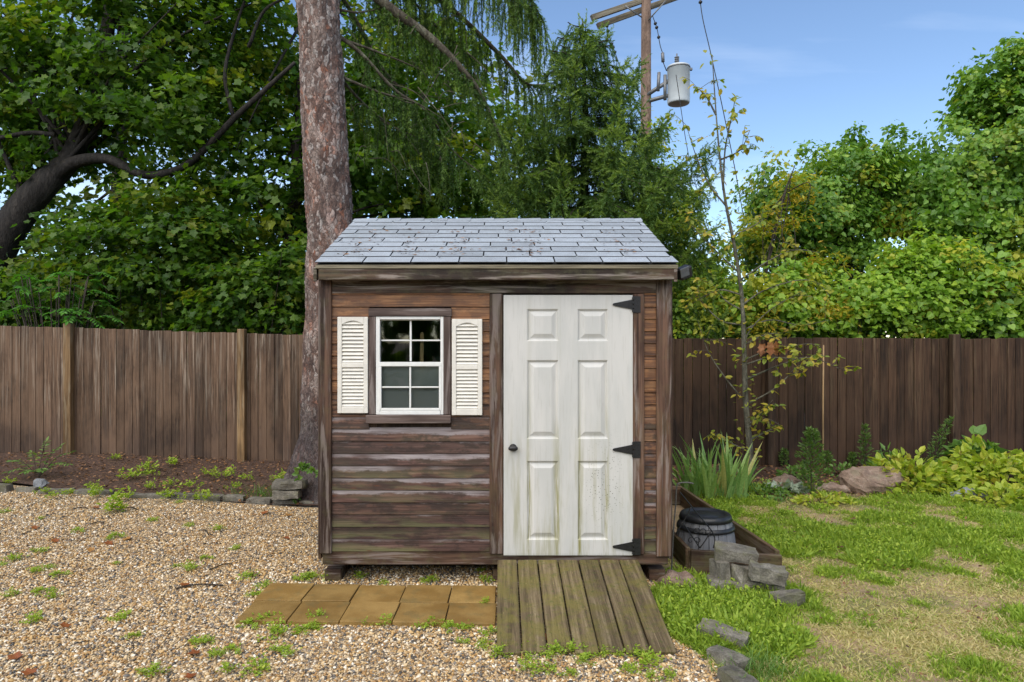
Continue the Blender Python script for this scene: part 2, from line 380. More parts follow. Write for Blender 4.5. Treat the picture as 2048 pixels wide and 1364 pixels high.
def fence(label, x0, x1, ypos, top, bot, bw, mat, pmat, posts, post_front, gap):
    root = thing('board_fence', ((x0 + x1) / 2, ypos, 0), label, 'fence')
    x = x0; i = 0
    while x < x1 - .02:
        w = bw * R.choice((.92, 1, 1, 1.06)); c = x + w / 2
        t = top(c) + R.uniform(-.009, .007); b = bot(c)
        yy = ypos + R.uniform(-.006, .006)
        me = box_mesh((round(w - gap, 3), .018, round(t - b, 1)), mat, .003)
        o = link('board', me, (c, yy, (t + b) / 2), root); o.scale = (1, 1, (t - b) / round(t - b, 1)); o.rotation_euler = (R.uniform(-.002, .002), R.uniform(-.003, .003), R.uniform(-.012, .012))
        x += w; i += 1
    for px in posts:
        p = box('post', (px - .052, px + .052), (ypos + (-.115 if post_front else -.045), ypos + (-.012 if post_front else .06)), (bot(px) - .2, top(px) + .06), pmat, root, .006)
        if not post_front: p.location.y = (-.012 - .05)
    for f in (.16, .5, .86):
        xm = (x0 + x1) / 2; a = Vector((x0, ypos + .035, bot(x0) + f * (top(x0) - bot(x0)))); b = Vector((x1, ypos + .035, bot(x1) + f * (top(x1) - bot(x1))))
        bar('rail', a, b, .085, .036, mat, root)
    return root
fence('weathered brown board fence with pale posts left of the shed', -8.6, -1.15, 9.72,
      lambda x: 1.80 + .15 * min(1, max(0, (-2.3 - x) / 4.6)), lambda x: terrain(x, 9.7) - .02, .114, FL, POST, (-8.55, -6.1, -3.65, -1.2), True, .005)
fence('dark brown board fence right of the shed behind the sapling', -1.1, 8.9, 9.45,
      lambda x: 1.775 + .006 * math.sin(x * 1.7), lambda x: -.04, .118, FR, POSTR, (1.22, 3.72, 6.25, 8.75), False, .0055)

# ------------------------------------------------------------------ the shed
Y0 = 4.84
def shx(px): return X(px, Y0)
def shz(py): return Z(py, Y0)
def siding_mat():
    m = M('clapboard'); o = m.roff(m.obj(), 41); l = m.sep(m.obj()); we = m.attr('weather', 'OBJECT'); gr = m.attr('green', 'OBJECT')
    g = m.noise(m.map(o, (1.6, 30, 42)), 1, 7, .62, .7); g2 = m.noise(m.map(o, (5, 90, 150)), 1, 4, .6)
    fresh = m.ramp(g, [(.36, (.07, .028, .011)), (.5, (.20, .085, .03)), (.64, (.33, .165, .065))])
    old = m.ramp(g, [(.36, (.028, .015, .013)), (.54, (.082, .042, .033)), (.68, (.15, .086, .070))])
    c = m.mix(we, fresh, old)
    # scorched looking dark blotches on the sheltered boards
    bl = m.math('MULTIPLY', m.mr(m.noise(m.map(o, (6.5, 3, 14)), 1, 6, .68), .45, .58), m.mr(we, .0, .5, .42, .9))
    c = m.mix(bl, c, (.035, .02, .015))
    # silvered band washed along the upper half of each board, its lower border wavy
    wav = m.math('ADD', l[2], m.math('MULTIPLY', m.math('SUBTRACT', m.noise(m.map(o, (3.2, 1, 5)), 1, 4, .5), .5), .075))
    wav = m.math('ADD', wav, m.math('MULTIPLY', m.math('SUBTRACT', g, .5), .03))
    wav = m.math('ADD', wav, m.math('MULTIPLY', m.math('SUBTRACT', m.rand(), .80), .05))
    wav = m.math('ADD', wav, m.math('MULTIPLY', m.math('SUBTRACT', m.noise(m.map(o, (14, 1, 30)), 1, 5, .7), .5), .05))
    band = m.mr(wav, .0, .020)
    band = m.math('MULTIPLY', band, m.math('MULTIPLY', m.mr(m.noise(m.map(o, (1.3, 1, 1)), 1, 3), .36, .52, .1, 1), m.mr(we, .45, .9, 0, .95)))
    silver = m.ramp(g2, [(.3, (.14, .115, .115)), (.7, (.36, .32, .325))])
    c = m.mix(band, c, silver)
    gm = m.math('MULTIPLY', gr, m.mr(m.noise(m.map(o, (2.2, 1, 12)), 1, 5, .6), .44, .6))
    gm = m.math('MULTIPLY', gm, m.mr(l[2], -.045, .03, 1, .1))
    c = m.mix(gm, c, (.15, .15, .065))
    kn = m.vor(m.map(o, (3.1, 1, 11)), 1.0)
    c = m.mix(m.mr(kn, .04, .11, .8, 0), c, (.10, .035, .015))
    c = m.mix(m.mr(g2, .26, .42, .5, 0), c, (.03, .017, .013))
    c = m.mix(1.0, c, m.mr(m.rand(), 0, 1, .78, 1.18, 'LINEAR'), 'MULTIPLY')
    return m.done(m.bsdf(c, m.mr(band, 0, 1, .5, .62), .35, m.bump(m.math('ADD', g, m.math('MULTIPLY', g2, .6)), .55, .004)))
SIDE = siding_mat()
TRIMV = wood('trim_upright', 'z', (.040, .020, .014), (.155, .085, .055), (.30, .25, .225), .6, tintvar=.25, speck=.0, moss=(.13, .13, .05), moss_amt=.12)
TRIMH = wood('trim_level', 'x', (.05, .026, .017), (.155, .09, .06), (.36, .31, .28), .55, tintvar=.25, moss=(.15, .15, .06), moss_amt=.2)
CASE = wood('window_casing', 'x', (.075, .05, .042), (.17, .125, .11), (.34, .30, .28), .5, tintvar=.15)
CASEV = wood('window_casing_upright', 'z', (.075, .05, .042), (.17, .125, .11), (.34, .30, .28), .5, tintvar=.15)
FASC = wood('fascia_board', 'x', (.022, .015, .011), (.105, .058, .036), (.40, .35, .31), .6, tintvar=.1, moss=(.13, .13, .06), moss_amt=.25)
INNER = wood('inner_boarding', 'z', (.05, .03, .02), (.11, .07, .045), (.15, .12, .1), .2)
STRIP = (lambda m: m.done(m.bsdf(m.mix(m.mr(m.noise(m.map(m.obj(), (3, 30, 60)), 1, 6, .7), .4, .65), (.24, .21, .14), (.11, .095, .06)), .5, .4)))(M('drip_edge'))
shed = thing('garden_shed', (0, Y0 + 1.2, 0), 'small brown clapboard garden shed with white door and grey shingled roof', 'shed')
XL, XR = -1.287, 1.216; YB = Y0 + .035; YBACK = 7.24
WX0, WX1, WZ0, WZ1 = -.879, -.401, 1.214, 1.909
FL_Z = .155
# backing wall with the window opening, side, back and floor
box('wall_lining', (XL + .03, WX0), (YB, YB + .05), (FL_Z, 2.20), INNER, shed, .002)
box('wall_lining', (WX1, .02), (YB, YB + .05), (FL_Z, 2.20), INNER, shed, .002)
box('wall_lining', (WX0, WX1), (YB, YB + .05), (FL_Z, WZ0), INNER, shed, .002)
box('wall_lining', (WX0, WX1), (YB, YB + .05), (WZ1, 2.20), INNER, shed, .002)
box('wall_lining', (.955, XR - .03), (YB, YB + .05), (FL_Z, 2.20), INNER, shed, .002)
box('wall_lining', (.02, .955), (YB, YB + .05), (2.066, 2.20), INNER, shed, .002)
box('side_wall', (XL + .012, XL + .05), (YB + .052, YBACK), (FL_Z, 2.30), INNER, shed, .002)
box('side_wall', (XR - .05, XR - .012), (YB + .052, YBACK), (FL_Z, 2.30), INNER, shed, .002)
box('back_wall', (XL + .05, XR - .05), (YBACK - .04, YBACK), (FL_Z, 2.30), INNER, shed, .002)
box('floor_deck', (XL + .05, XR - .05), (YB + .052, YBACK - .04), (FL_Z, FL_Z + .02), INNER, shed, .002)
for xx in (XL + .02, -.05, XR - .14): box('skid', (xx, xx + .12), (Y0 + .09, YBACK), (-.005, .085), TRIMH, shed, .006)
# clapboards
PITCH = .0869; BZ = shz(1104)
row = 0; zb = BZ
while zb < 2.12:
    zc = zb + PITCH / 2 + .006; hgt = PITCH + .012; f = (zb - BZ) / 1.9
    spans = [(-1.1965, -.0725)]
    if zb + PITCH > 1.185 and zb < 1.945: spans = [(-1.1965, -.930), (-.348, -.0725)]
    spans.append((1.0235, 1.1115))
    for a, b in spans:
        o = link('clapboard', box_mesh((b - a, .011, hgt), SIDE, .002), ((a + b) / 2, Y0 + .0225 + R.uniform(-.001, .001), zc), shed)
        o.rotation_euler = (-.115, R.uniform(-.0015, .0015) if b - a > .5 else 0, 0)
        wgt = 1 - sm((f - .40) / .22); 
        if a > 1: wgt = wgt * .6 if zb > .6 else wgt * .9
        o['weather'] = float(min(1, max(.0, wgt + R.uniform(-.12, .08)))); o['green'] = float(max(0, .8 - f * 1.5) * R.choice((.25, .9, .55)))
    for s_, xx in ((1, XR - .002), (-1, XL + .002)):
        o = link('clapboard', box_mesh((2.265, .011, hgt), SIDE, .002), (xx, Y0 + .1215 + 1.1375, zc), shed); o.rotation_euler = (-.115, 0, s_ * math.pi / 2)
        o['weather'] = float(1 - sm((f - .55) / .25)); o['green'] = float(max(0, .8 - f * 1.5) * .5)
    zb += PITCH; row += 1
box('skirt_board', (XL + .022, XR - .02), (Y0 + .018, YB + .03), (shz(1131), BZ + .004), TRIMH, shed, .004)
box('corner_board', (XL, shx(663)), (Y0 - .006, Y0 + .028), (shz(1107), 2.24), TRIMV, shed, .004)
box('corner_board', (shx(1313), XR), (Y0 - .006, Y0 + .028), (shz(1113), 2.24), TRIMV, shed, .004)
box('corner_board', (XL - .012, XL + .012), (Y0 + .030, Y0 + .12), (shz(1121), 2.24), TRIMV, shed, .004)
box('corner_board', (XR - .012, XR + .014), (Y0 + .030, Y0 + .12), (shz(1121), 2.24), TRIMV, shed, .004)
box('door_casing', (-.0745, .020), (Y0 - .002, Y0 + .032), (shz(1108), 2.071), TRIMV, shed, .004)
box('door_casing', (.945, 1.024), (Y0 - .002, Y0 + .032), (shz(1109), 2.071), TRIMV, shed, .004)
box('header_board', (shx(663) + .002, shx(1313) - .002), (Y0 + .004, Y0 + .034), (2.0745, 2.24), FASC, shed, .003)
# roof: deck, shingle courses, ridge caps, trim
EY, EZ, RY, RZ = 4.74, 2.272, 6.03, 2.800
SL = math.hypot(RY - EY, RZ - EZ); ang = math.atan2(RZ - EZ, RY - EY); uy, uz = math.cos(ang), math.sin(ang)
RX0, RX1 = -1.285, 1.240
m = M('shingle'); o_ = m.roff(m.obj(), 31); n1 = m.noise(o_, 260, 3, .7); n2 = m.noise(o_, 12, 5, .6)
c = m.ramp(n1, [(.34, (.165, .19, .22)), (.5, (.31, .35, .395)), (.66, (.47, .52, .58))])
c = m.mix(m.mr(n2, .42, .68, 0, .4), c, (.22, .235, .26)); c = m.mix(1.0, c, m.mr(m.rand(), 0, 1, .84, 1.1, 'LINEAR'), 'MULTIPLY')
c = m.mix(m.mr(m.noise(m.pos(), 3.2, 5, .6), .52, .7, 0, .3), c, (.16, .19, .20))
SHING = m.done(m.bsdf(c, .62, .5, m.bump(n1, .6, .003)))
DECK = plain('roof_underlay', (.02, .021, .022), .9)
roof = link('roof', None, (0, RY, EZ), shed)
def slope_prism(name, x0, x1, pts, mat, parent):
    """pts: yz outline, extruded over x"""
    c0 = Vector(((x0 + x1) / 2, sum(p[0] for p in pts) / len(pts), sum(p[1] for p in pts) / len(pts)))
    k = len(pts); V = [(x0 - c0.x, y - c0.y, z - c0.z) for y, z in pts] + [(x1 - c0.x, y - c0.y, z - c0.z) for y, z in pts]
    me = bpy.data.meshes.new(name); me.from_pydata(V, [], [tuple(range(k)), tuple(range(2 * k - 1, k - 1, -1))] + [(i, k + i, k + (i + 1) % k, (i + 1) % k) for i in range(k)])
    me.materials.append(mat); me.update(); bm = bmesh.new(); bm.from_mesh(me); bmesh.ops.recalc_face_normals(bm, faces=bm.faces); bm.to_mesh(me); bm.free()
    return link(name, me, c0, parent)
slope_prism('deck', RX0 + .01, RX1 - .01, [(EY + .004, EZ - .006), (RY, RZ - .006), (2 * RY - EY, EZ - .006), (2 * RY - EY, EZ - .03), (RY, RZ - .03), (EY + .004, EZ - .03)], DECK, roof)
slope_prism('shingle_field', RX0, RX1, [(RY + .004, RZ + .003), (2 * RY - EY + .01, EZ - .001), (2 * RY - EY + .01, EZ - .0055), (RY + .004, RZ - .002)], SHING, roof)
EXPO = SL / 10; TAB = .333
ASPH = plain('asphalt_edge', (.022, .023, .026), .85)
def shingle_mesh(w, l):
    key = ('sh', w, l)
    if key not in _bx:
        me = box_mesh((w, l, .0075), SHING, .0012).copy(); me.materials.append(ASPH)
        for f in me.polygons:
            if f.normal.y < -.75 or abs(f.normal.x) > .75: f.material_index = 1
        _bx[key] = me
    return _bx[key]
for i in range(10):
    off = (.0, .165, .335, .12, .29, .06, .22, .02, .18, .31)[i]
    x = RX0 - off; s0 = i * EXPO - (.012 if i == 0 else 0)
    while x < RX1 - .01:
        a = max(x, RX0) + .0045; b = min(x + TAB, RX1) - .0045
        if b - a > .03:
            L = EXPO + .05 if i < 9 else EXPO + .005
            s = s0 + L / 2; nrm = .0095 + R.uniform(-.0008, .0012)
            o = link('shingle', shingle_mesh(round(b - a, 3), round(L, 3)), ((a + b) / 2, EY + s * uy - nrm * uz, EZ + s * uz + nrm * uy), roof)
            o.rotation_euler = (ang - .044 + R.uniform(-.003, .003), 0, R.uniform(-.002, .002))
        x += TAB
x = RX0; k = 0
while x < RX1 - .02:
    b = min(x + .205, RX1); c0 = Vector(((x + b) / 2, RY, RZ)); w = .085; t = .005; rise = .012
    V = []
    for xx, lift in ((x - .02 if k else x, .010), (b + .002, .017)):
        for (yy, dz) in ((-w, -w * math.tan(ang)), (0, .0), (w, -w * math.tan(ang))):
            for q in (0, t): V.append((xx - c0.x, yy, dz + lift + q))
    Fc = [(0, 2, 8, 6), (2, 4, 10, 8), (1, 7, 9, 3), (3, 9, 11, 5), (0, 6, 7, 1), (4, 5, 11, 10), (0, 1, 3, 2), (2, 3, 5, 4), (6, 8, 9, 7), (8, 10, 11, 9)]
    me = bpy.data.meshes.new('ridge_cap'); me.from_pydata(V, [], Fc); me.materials.append(SHING); link('ridge_cap', me, c0, roof)
    x = b; k += 1
box('drip_edge', (RX0 + .004, RX1 - .004), (EY - .006, EY + .02), (2.238, EZ - .008), STRIP, roof, .002)
box('fascia_board', (-1.262, 1.217), (EY + .001, EY + .03), (2.160, 2.2365), FASC, shed, .004)
box('soffit', (-1.25, 1.205), (EY + .032, Y0 + .003), (2.2065, 2.2215), TRIMH, shed, .002)
for s, xx in ((-1, XL + .002), (1, XR + .004)):
    a0 = xx - .011; b0 = xx + .011
    slope_prism('rake_board', a0, b0, [(EY, EZ - .033), (RY, RZ - .033), (2 * RY - EY, EZ - .033), (2 * RY - EY, EZ - .125), (RY, RZ - .125), (EY, EZ - .125)], FASC, shed)
    slope_prism('gable_wall', xx - s * .03 - .008, xx - s * .03 + .008, [(Y0 + .06, 2.29), (RY, RZ - .128 + .0), (YBACK, 2.29)], INNER, shed)
# door
m = M('door_paint'); p = m.pos(); w = m.sep(p); fine = m.noise(m.map(p, (90, 20, 5)), 1, 5, .6)
fine2 = m.noise(m.map(p, (7, 7, 1.5)), 1, 5, .6)
c = m.mix(m.mr(fine2, .35, .65), (.53, .535, .515), (.60, .595, .57)); c = m.mix(m.mr(fine, .36, .44, .22, 0), c, (.38, .37, .32))
lowr = m.mr(w[2], 1.45, .45, 0, 1)
def near(x0, wd): return m.mr(m.math('ABSOLUTE', m.math('SUBTRACT', w[0], x0)), 0, wd, 1, 0)
ed = m.math('MAXIMUM', m.math('MAXIMUM', near(.205, .03), m.math('MULTIPLY', near(.405, .045), .8)), m.math('MAXIMUM', near(.565, .02), m.math('MULTIPLY', near(.757, .03), .7)))
stv = m.mr(m.noise(m.map(p, (38, 3, 2.2)), 1, 6, .65), .40, .58)
alg = m.math('MULTIPLY', m.math('MULTIPLY', ed, stv), m.math('ADD', m.math('MULTIPLY', lowr, 1.0), .12))
alg = m.math('MAXIMUM', alg, m.math('MULTIPLY', m.math('MULTIPLY', m.mr(m.noise(m.map(p, (16, 3, 1.3)), 1, 6, .65), .47, .66), lowr), .50))
c = m.mix(alg, c, (.25, .24, .085))
dv = m.math('ADD', m.vor(p, 62), m.math('MULTIPLY', m.noise(p, 90, 2), .10))
blob = m.mr(m.noise(p, 9, 4, .6), .38, .54)
reg = m.math('MULTIPLY', m.mr(m.math('ABSOLUTE', m.math('SUBTRACT', w[0], .735)), .05, .17, 1, 0), m.math('MULTIPLY', m.mr(w[2], .38, .52), m.mr(w[2], 1.2, .72)))
c = m.mix(m.math('MULTIPLY', m.math('MULTIPLY', reg, blob), m.mr(dv, .20, .30, .95, 0)), c, (.09, .095, .05))
c = m.mix(m.mr(m.math('ADD', w[2], m.math('MULTIPLY', fine, .05)), .26, .225, 0, .5), c, (.33, .32, .24))
DOORP = m.done(m.bsdf(c, .38, .4, m.bump(fine, .06, .002)))
BLACK = plain('black_iron', (.012, .012, .013), .45, .5, .0, .3, 60)
DX0, DX1, DZ0, DZ1 = .0255, .9415, .2145, 2.061; DF = Y0 + .002
def door():
    xs = [DX0, .1905, .416, .5495, .767, DX1]; zs = [DZ0, .3235, .885, 1.04, 1.60, 1.734, 1.963, DZ1]
    c0 = Vector(((DX0 + DX1) / 2, DF + .018, (DZ0 + DZ1) / 2)); V = []; Fc = []; idx = {}
    def vid(x, y, z):
        k = (round(x, 4), round(y, 4), round(z, 4))
        if k not in idx: idx[k] = len(V); V.append((x - c0.x, y - c0.y, z - c0.z))
        return idx[k]
    panels = []
    for i in range(5):
        for j in range(7):
            q = (xs[i], xs[i + 1], zs[j], zs[j + 1])
            if i in (1, 3) and j in (1, 3, 5): panels.append(q); continue
            Fc.append([vid(q[0], DF, q[2]), vid(q[1], DF, q[2]), vid(q[1], DF, q[3]), vid(q[0], DF, q[3])])
    yb = DF + .036
    for i in range(5):
        Fc.append([vid(xs[i], DF, DZ0), vid(xs[i], yb, DZ0), vid(xs[i + 1], yb, DZ0), vid(xs[i + 1], DF, DZ0)]); Fc.append([vid(xs[i], DF, DZ1), vid(xs[i + 1], DF, DZ1), vid(xs[i + 1], yb, DZ1), vid(xs[i], yb, DZ1)])
    for j in range(7):
        Fc.append([vid(DX0, DF, zs[j]), vid(DX0, DF, zs[j + 1]), vid(DX0, yb, zs[j + 1]), vid(DX0, yb, zs[j])]); Fc.append([vid(DX1, DF, zs[j]), vid(DX1, yb, zs[j]), vid(DX1, yb, zs[j + 1]), vid(DX1, DF, zs[j + 1])])
    Fc.append([vid(DX0, yb, DZ0), vid(DX0, yb, DZ1), vid(DX1, yb, DZ1), vid(DX1, yb, DZ0)])
    me = bpy.data.meshes.new('door'); me.from_pydata(V, [], Fc); me.materials.append(DOORP)
    d = link('door', me, c0, shed); d['label'] = 'white six panel door stained green with algae'
    for (a, b, e, f) in panels:
        pc = Vector(((a + b) / 2, DF, (e + f) / 2)); V = []; Fc = []
        for ins, dep in ((0, 0), (.005, .003), (.011, .0135), (.018, .0145), (.024, .013), (.050, .0015), (.053, .001)):
            V += [(x - pc.x, dep, z - pc.z) for x, z in ((a + ins, e + ins), (b - ins, e + ins), (b - ins, f - ins), (a + ins, f - ins))]
        for r in range(6):
            for k in range(4): q = r * 4; Fc.append((q + k, q + (k + 1) % 4, q + 4 + (k + 1) % 4, q + 4 + k))
        Fc.append((24, 25, 26, 27))
        me = bpy.data.meshes.new('door_panel'); me.from_pydata(V, [], Fc); me.materials.append(DOORP); link('door_panel', me, pc, d)
    # egg shaped knob on a small rosette
    V, Fc = lathe([(.0001, 0), (.026, 0), (.026, .006), (.014, .010), (.011, .03), (.0001, .03)], 20)
    bm = bmesh.new(); vv = [bm.verts.new((x, -z, y)) for x, y, z in V]
    for f in Fc: bm.faces.new([vv[i] for i in f])
    ret = bmesh.ops.create_uvsphere(bm, u_segments=18, v_segments=12, radius=1)
    for v in ret['verts']: v.co = Vector((v.co.x * .046 * (1 - .25 * abs(v.co.x)), v.co.y * .017 - .042, v.co.z * .019))
    me = bpy.data.meshes.new('knob'); bmesh.ops.recalc_face_normals(bm, faces=bm.faces); bm.to_mesh(me); bm.free(); me.materials.append(BLACK)
    for f in me.polygons: f.use_smooth = True
    link('knob', me, (shx(1026), DF, shz(895)), d)
    for py in (609, 899, 1093):
        zc = shz(py); bm = bmesh.new(); pts = [(-.140, -.008), (-.146, 0), (-.140, .008), (0, .036), (0, -.036)]
        def prism(pl, y0, y1):
            fr = [bm.verts.new((x, y0, z)) for x, z in pl]; bk = [bm.verts.new((x, y1, z)) for x, z in pl]; bm.faces.new(fr); bm.faces.new(bk[::-1])
            for i in range(len(pl)): bm.faces.new((fr[i], bk[i], bk[(i + 1) % len(pl)], fr[(i + 1) % len(pl)]))
        prism(pts, -.0045, 0); prism([(.006, -.058), (.006, .058), (.052, .058), (.052, -.058)], -.0055, 0)
        for zz_ in (-.045, -.015, .015, .045): prism([(-.001 + .008 * math.cos(a), zz_ + .013 * math.sin(a)) for a in [k * math.pi / 3 for k in range(6)]], -.011, -.001)
        for (bx_, bz_) in ((-.1, 0), (-.035, .012), (-.035, -.012), (.03, .035), (.03, -.035), (.03, 0)): prism([(bx_ + .005 * math.cos(a), bz_ + .005 * math.sin(a)) for a in [k * math.pi / 3 for k in range(6)]], -.0085, -.001)
        bmesh.ops.recalc_face_normals(bm, faces=bm.faces); me = bpy.data.meshes.new('hinge'); bm.to_mesh(me); bm.free(); me.materials.append(BLACK)
        link('hinge', me, (.943, DF - .0048, zc), d)
door()
# window
VINYL = plain('white_vinyl', (.74, .75, .73), .35, .45, 0, .05, 18)
m = M('window_glass'); fr = m.n('ShaderNodeFresnel', {0: 1.5}).outputs[0]
GLASS = m.done(m.n('ShaderNodeMixShader', {0: m.math('MULTIPLY', fr, 1.5), 1: m.n('ShaderNodeBsdfTransparent', {0: (.86, .9, .88)}).outputs[0], 2: m.n('ShaderNodeBsdfGlossy', {0: (1, 1, 1), 1: .03}).outputs[0]}).outputs[0])
m = M('insect_screen'); SCREEN = m.done(m.n('ShaderNodeMixShader', {0: .58, 1: m.n('ShaderNodeBsdfTransparent', {0: (1, 1, 1)}).outputs[0], 2: m.bsdf((.5, .51, .52), .6)}).outputs[0])
win = link('window', None, ((WX0 + WX1) / 2, Y0, WZ0), shed)
def wbox(n, px0, px1, py0, py1, ya, yb, mat=VINYL, bev=.002): return box(n, (shx(px0), shx(px1)), (Y0 + ya, Y0 + yb), (shz(py1), shz(py0)), mat, win, bev)
wbox('frame', 752, 760, 633, 829, -.006, .05); wbox('frame', 881, 887, 633, 829, -.006, .05)
wbox('frame', 760.3, 880.7, 633, 639, -.006, .05); wbox('frame', 760.3, 880.7, 822, 829, -.012, .05)
# upper sash sits behind the lower one
wbox('sash_rail', 761, 880, 639.5, 640.8, .022, .04); wbox('muntin', 818.4, 822.4, 641, 723, .024, .032); wbox('muntin', 761, 818.2, 679.3, 682.3, .0245, .0325); wbox('muntin', 822.6, 880, 679.3, 682.3, .0245, .0325)
wbox('pane', 760.5, 820.2, 640.9, 680.6, .028, .031, GLASS, 0); wbox('pane', 820.6, 880.5, 640.9, 680.6, .028, .031, GLASS, 0); wbox('pane', 760.5, 820.2, 681, 723, .028, .031, GLASS, 0); wbox('pane', 820.6, 880.5, 681, 723, .028, .031, GLASS, 0)
wbox('sash_rail', 757, 884, 724, 732.5, -.009, .018); wbox('sash_rail', 760.3, 880.7, 816, 821.5, -.009, .018); wbox('sash_stile', 758, 763, 732.8, 821.5, -.009, .018); wbox('sash_stile', 878, 883, 732.8, 821.5, -.009, .018)
wbox('muntin', 818.6, 822.2, 733, 815.6, .000, .010); wbox('muntin', 763.4, 818.4, 772.8, 775.8, .0005, .0105); wbox('muntin', 822.4, 877.6, 772.8, 775.8, .0005, .0105)
for a, b in ((763.3, 820.2), (820.6, 877.7)):
    for e, f in ((732.9, 774.1), (774.5, 815.7)): wbox('pane', a, b, e, f, .004, .007, GLASS, 0)
wbox('insect_screen', 760, 881, 733, 821, .044, .0455, SCREEN, 0)
wbox('casing', 737.5, 903.5, 616.5, 632.4, -.016, .028, CASE, .003); wbox('casing', 738, 751.6, 632.8, 828.6, -.010, .028, CASEV, .003); wbox('casing', 887.4, 901.5, 632.8, 828.6, -.010, .028, CASEV, .003)
wbox('sill', 733, 902, 829.4, 846, -.034, .028, CASE, .004)
# louvred shutters with an arched head
SHUT = plain('shutter_vinyl', (.70, .68, .62), .42, .4, 0, .07, 14)
def shutter(px0, px1, py0, py1):
    xa, xb = shx(px0), shx(px1); za, zb = shz(py1), shz(py0); c0 = Vector(((xa + xb) / 2, Y0 - .004, (za + zb) / 2)); W_, H_ = xb - xa, zb - za
    s = link('shutter', None, c0, shed); st = .031; y0, y1 = Y0 - .018, Y0 + .008
    box('stile', (xa, xa + st), (y0, y1), (za, zb), SHUT, s); box('stile', (xb - st, xb), (y0, y1), (za, zb), SHUT, s)
    xi, xj = xa + st, xb - st; mid = za + H_ * .495
    box('rail', (xi, xj), (y0 + .0005, y1), (za, za + .045), SHUT, s); box('rail', (xi, xj), (y0 + .0005, y1), (mid - .014, mid + .018), SHUT, s)
    # arched top rail
    zt = zb - .052; pts = [(xi, zb), (xj, zb), (xj, zt)] + [(xj + (xi - xj) * t, zt + .026 * math.sin(math.pi * t)) for t in [k / 12 for k in range(1, 12)]] + [(xi, zt)]
    bm = bmesh.new(); yc = y0 + .0005
    fr_ = [bm.verts.new((x - c0.x, yc - c0.y, z - c0.z)) for x, z in pts]; bk = [bm.verts.new((x - c0.x, y1 - c0.y, z - c0.z)) for x, z in pts]
    bmesh.ops.triangle_fill(bm, use_beauty=True, edges=[bm.edges.new((fr_[i], fr_[(i + 1) % len(pts)])) for i in range(len(pts))])
    for i in range(len(pts)): bm.faces.new((fr_[i], bk[i], bk[(i + 1) % len(pts)], fr_[(i + 1) % len(pts)]))
    bmesh.ops.recalc_face_normals(bm, faces=bm.faces); me = bpy.data.meshes.new('top_rail'); bm.to_mesh(me); bm.free(); me.materials.append(SHUT); link('top_rail', me, c0, s)
    box('backing', (xi, xj), (y1 - .005, y1 - .001), (za + .045, zb - .02), SHUT, s, 0)
    for lo, hi, n in ((za + .045, mid - .014, 11), (mid + .018, zt + .024, 11)):
        p = (hi - lo) / n
        for k in range(n):
            o = link('louvre', box_mesh((xj - xi - .001, .005, p * 1.02), SHUT, .0015), ((xi + xj) / 2, (y0 + y1) / 2 - .001, lo + (k + .5) * p), s); o.rotation_euler = (-.62, 0, 0)
    for sx_, sz_ in ((xa + .012, zb - .05), (xb - .012, zb - .05), (xa + .012, za + .05), (xb - .012, za + .05)): box('screw', (sx_ - .003, sx_ + .003), (y0 - .0015, y0 + .002), (sz_ - .003, sz_ + .003), SHUT, s, .001)
shutter(676, 736.6, 634, 826); shutter(904, 964.5, 638, 830)
# brown needles blown onto the shingles
g1 = np.random.default_rng(71); sc_ = g1.random(260); cx1 = g1.choice([-1.05, -.32, .2, -.7, .9], 260) + g1.normal(0, .07, 260); ss_ = np.clip(g1.choice([.22, .62, .9, .3, .5], 260) + g1.normal(0, .05, 260), .02, 1.3)
nt_ = M('dry_needle'); NEEDLE = nt_.done(nt_.bsdf(nt_.mix(nt_.attr('rnd'), (.10, .05, .025), (.30, .17, .09)), .8, .2))
tag(link('needle_litter', leafmesh('needle_litter', LANCE, np.stack([cx1, EY + ss_ * uy - .022 * uz, EZ + ss_ * uz + .022 * uy], 1), np.stack([g1.normal(0, 1, 260), g1.normal(0, 1, 260) * uy, g1.normal(0, .05, 260) + 0], 1), np.tile([0, -uz, uy], (260, 1)) + g1.normal(0, .2, (260, 3)), g1.uniform(.018, .045, 260), NEEDLE)), 'dry brown needles lying in small drifts on the grey shingles', 'needles', kind='stuff')
# things in and on the shed
PALE = wood('pale_handle', 'z', (.42, .27, .13), (.62, .43, .24), (.5, .42, .32), .2, tintvar=.05)
a = Vector((X(838, 5.02), 5.02, FL_Z + .02)); b = Vector((X(845, 4.93), 4.903, Z(668, 4.93)))
hp = thing('tool_handle', a, 'pale wooden tool handle standing inside the shed window', 'tool handle')
link('shaft', join_tubes('shaft', [([a, a.lerp(b, .5), b], [.0145, .0145, .0145]), ([b, b + (b - a).normalized() * .008, b + (b - a).normalized() * .013], [.0145, .011, .004])], PALE, a, 12), a, hp)
box('tool_head', (a.x - .13, a.x + .13), (a.y - .02, a.y + .02), (FL_Z + .022, FL_Z + .10), BLACK, hp, .006)
fl = thing('flood_light', (1.26, 4.97, 2.2), 'small black flood light under the right end of the roof', 'light')
o = box('lamp_housing', (1.275, 1.385), (4.90, 4.97), (2.185, 2.275), BLACK, fl, .012); o.rotation_euler = (.25, -.35, .4)
o = box('lens', (1.285, 1.365), (4.89, 4.897), (2.195, 2.262), plain('lens_glass', (.10, .11, .12), .15, .6), fl, .004); o.rotation_euler = (.25, -.35, .4)
box('bracket', (1.231, 1.30), (4.95, 4.985), (2.205, 2.235), BLACK, fl, .004)

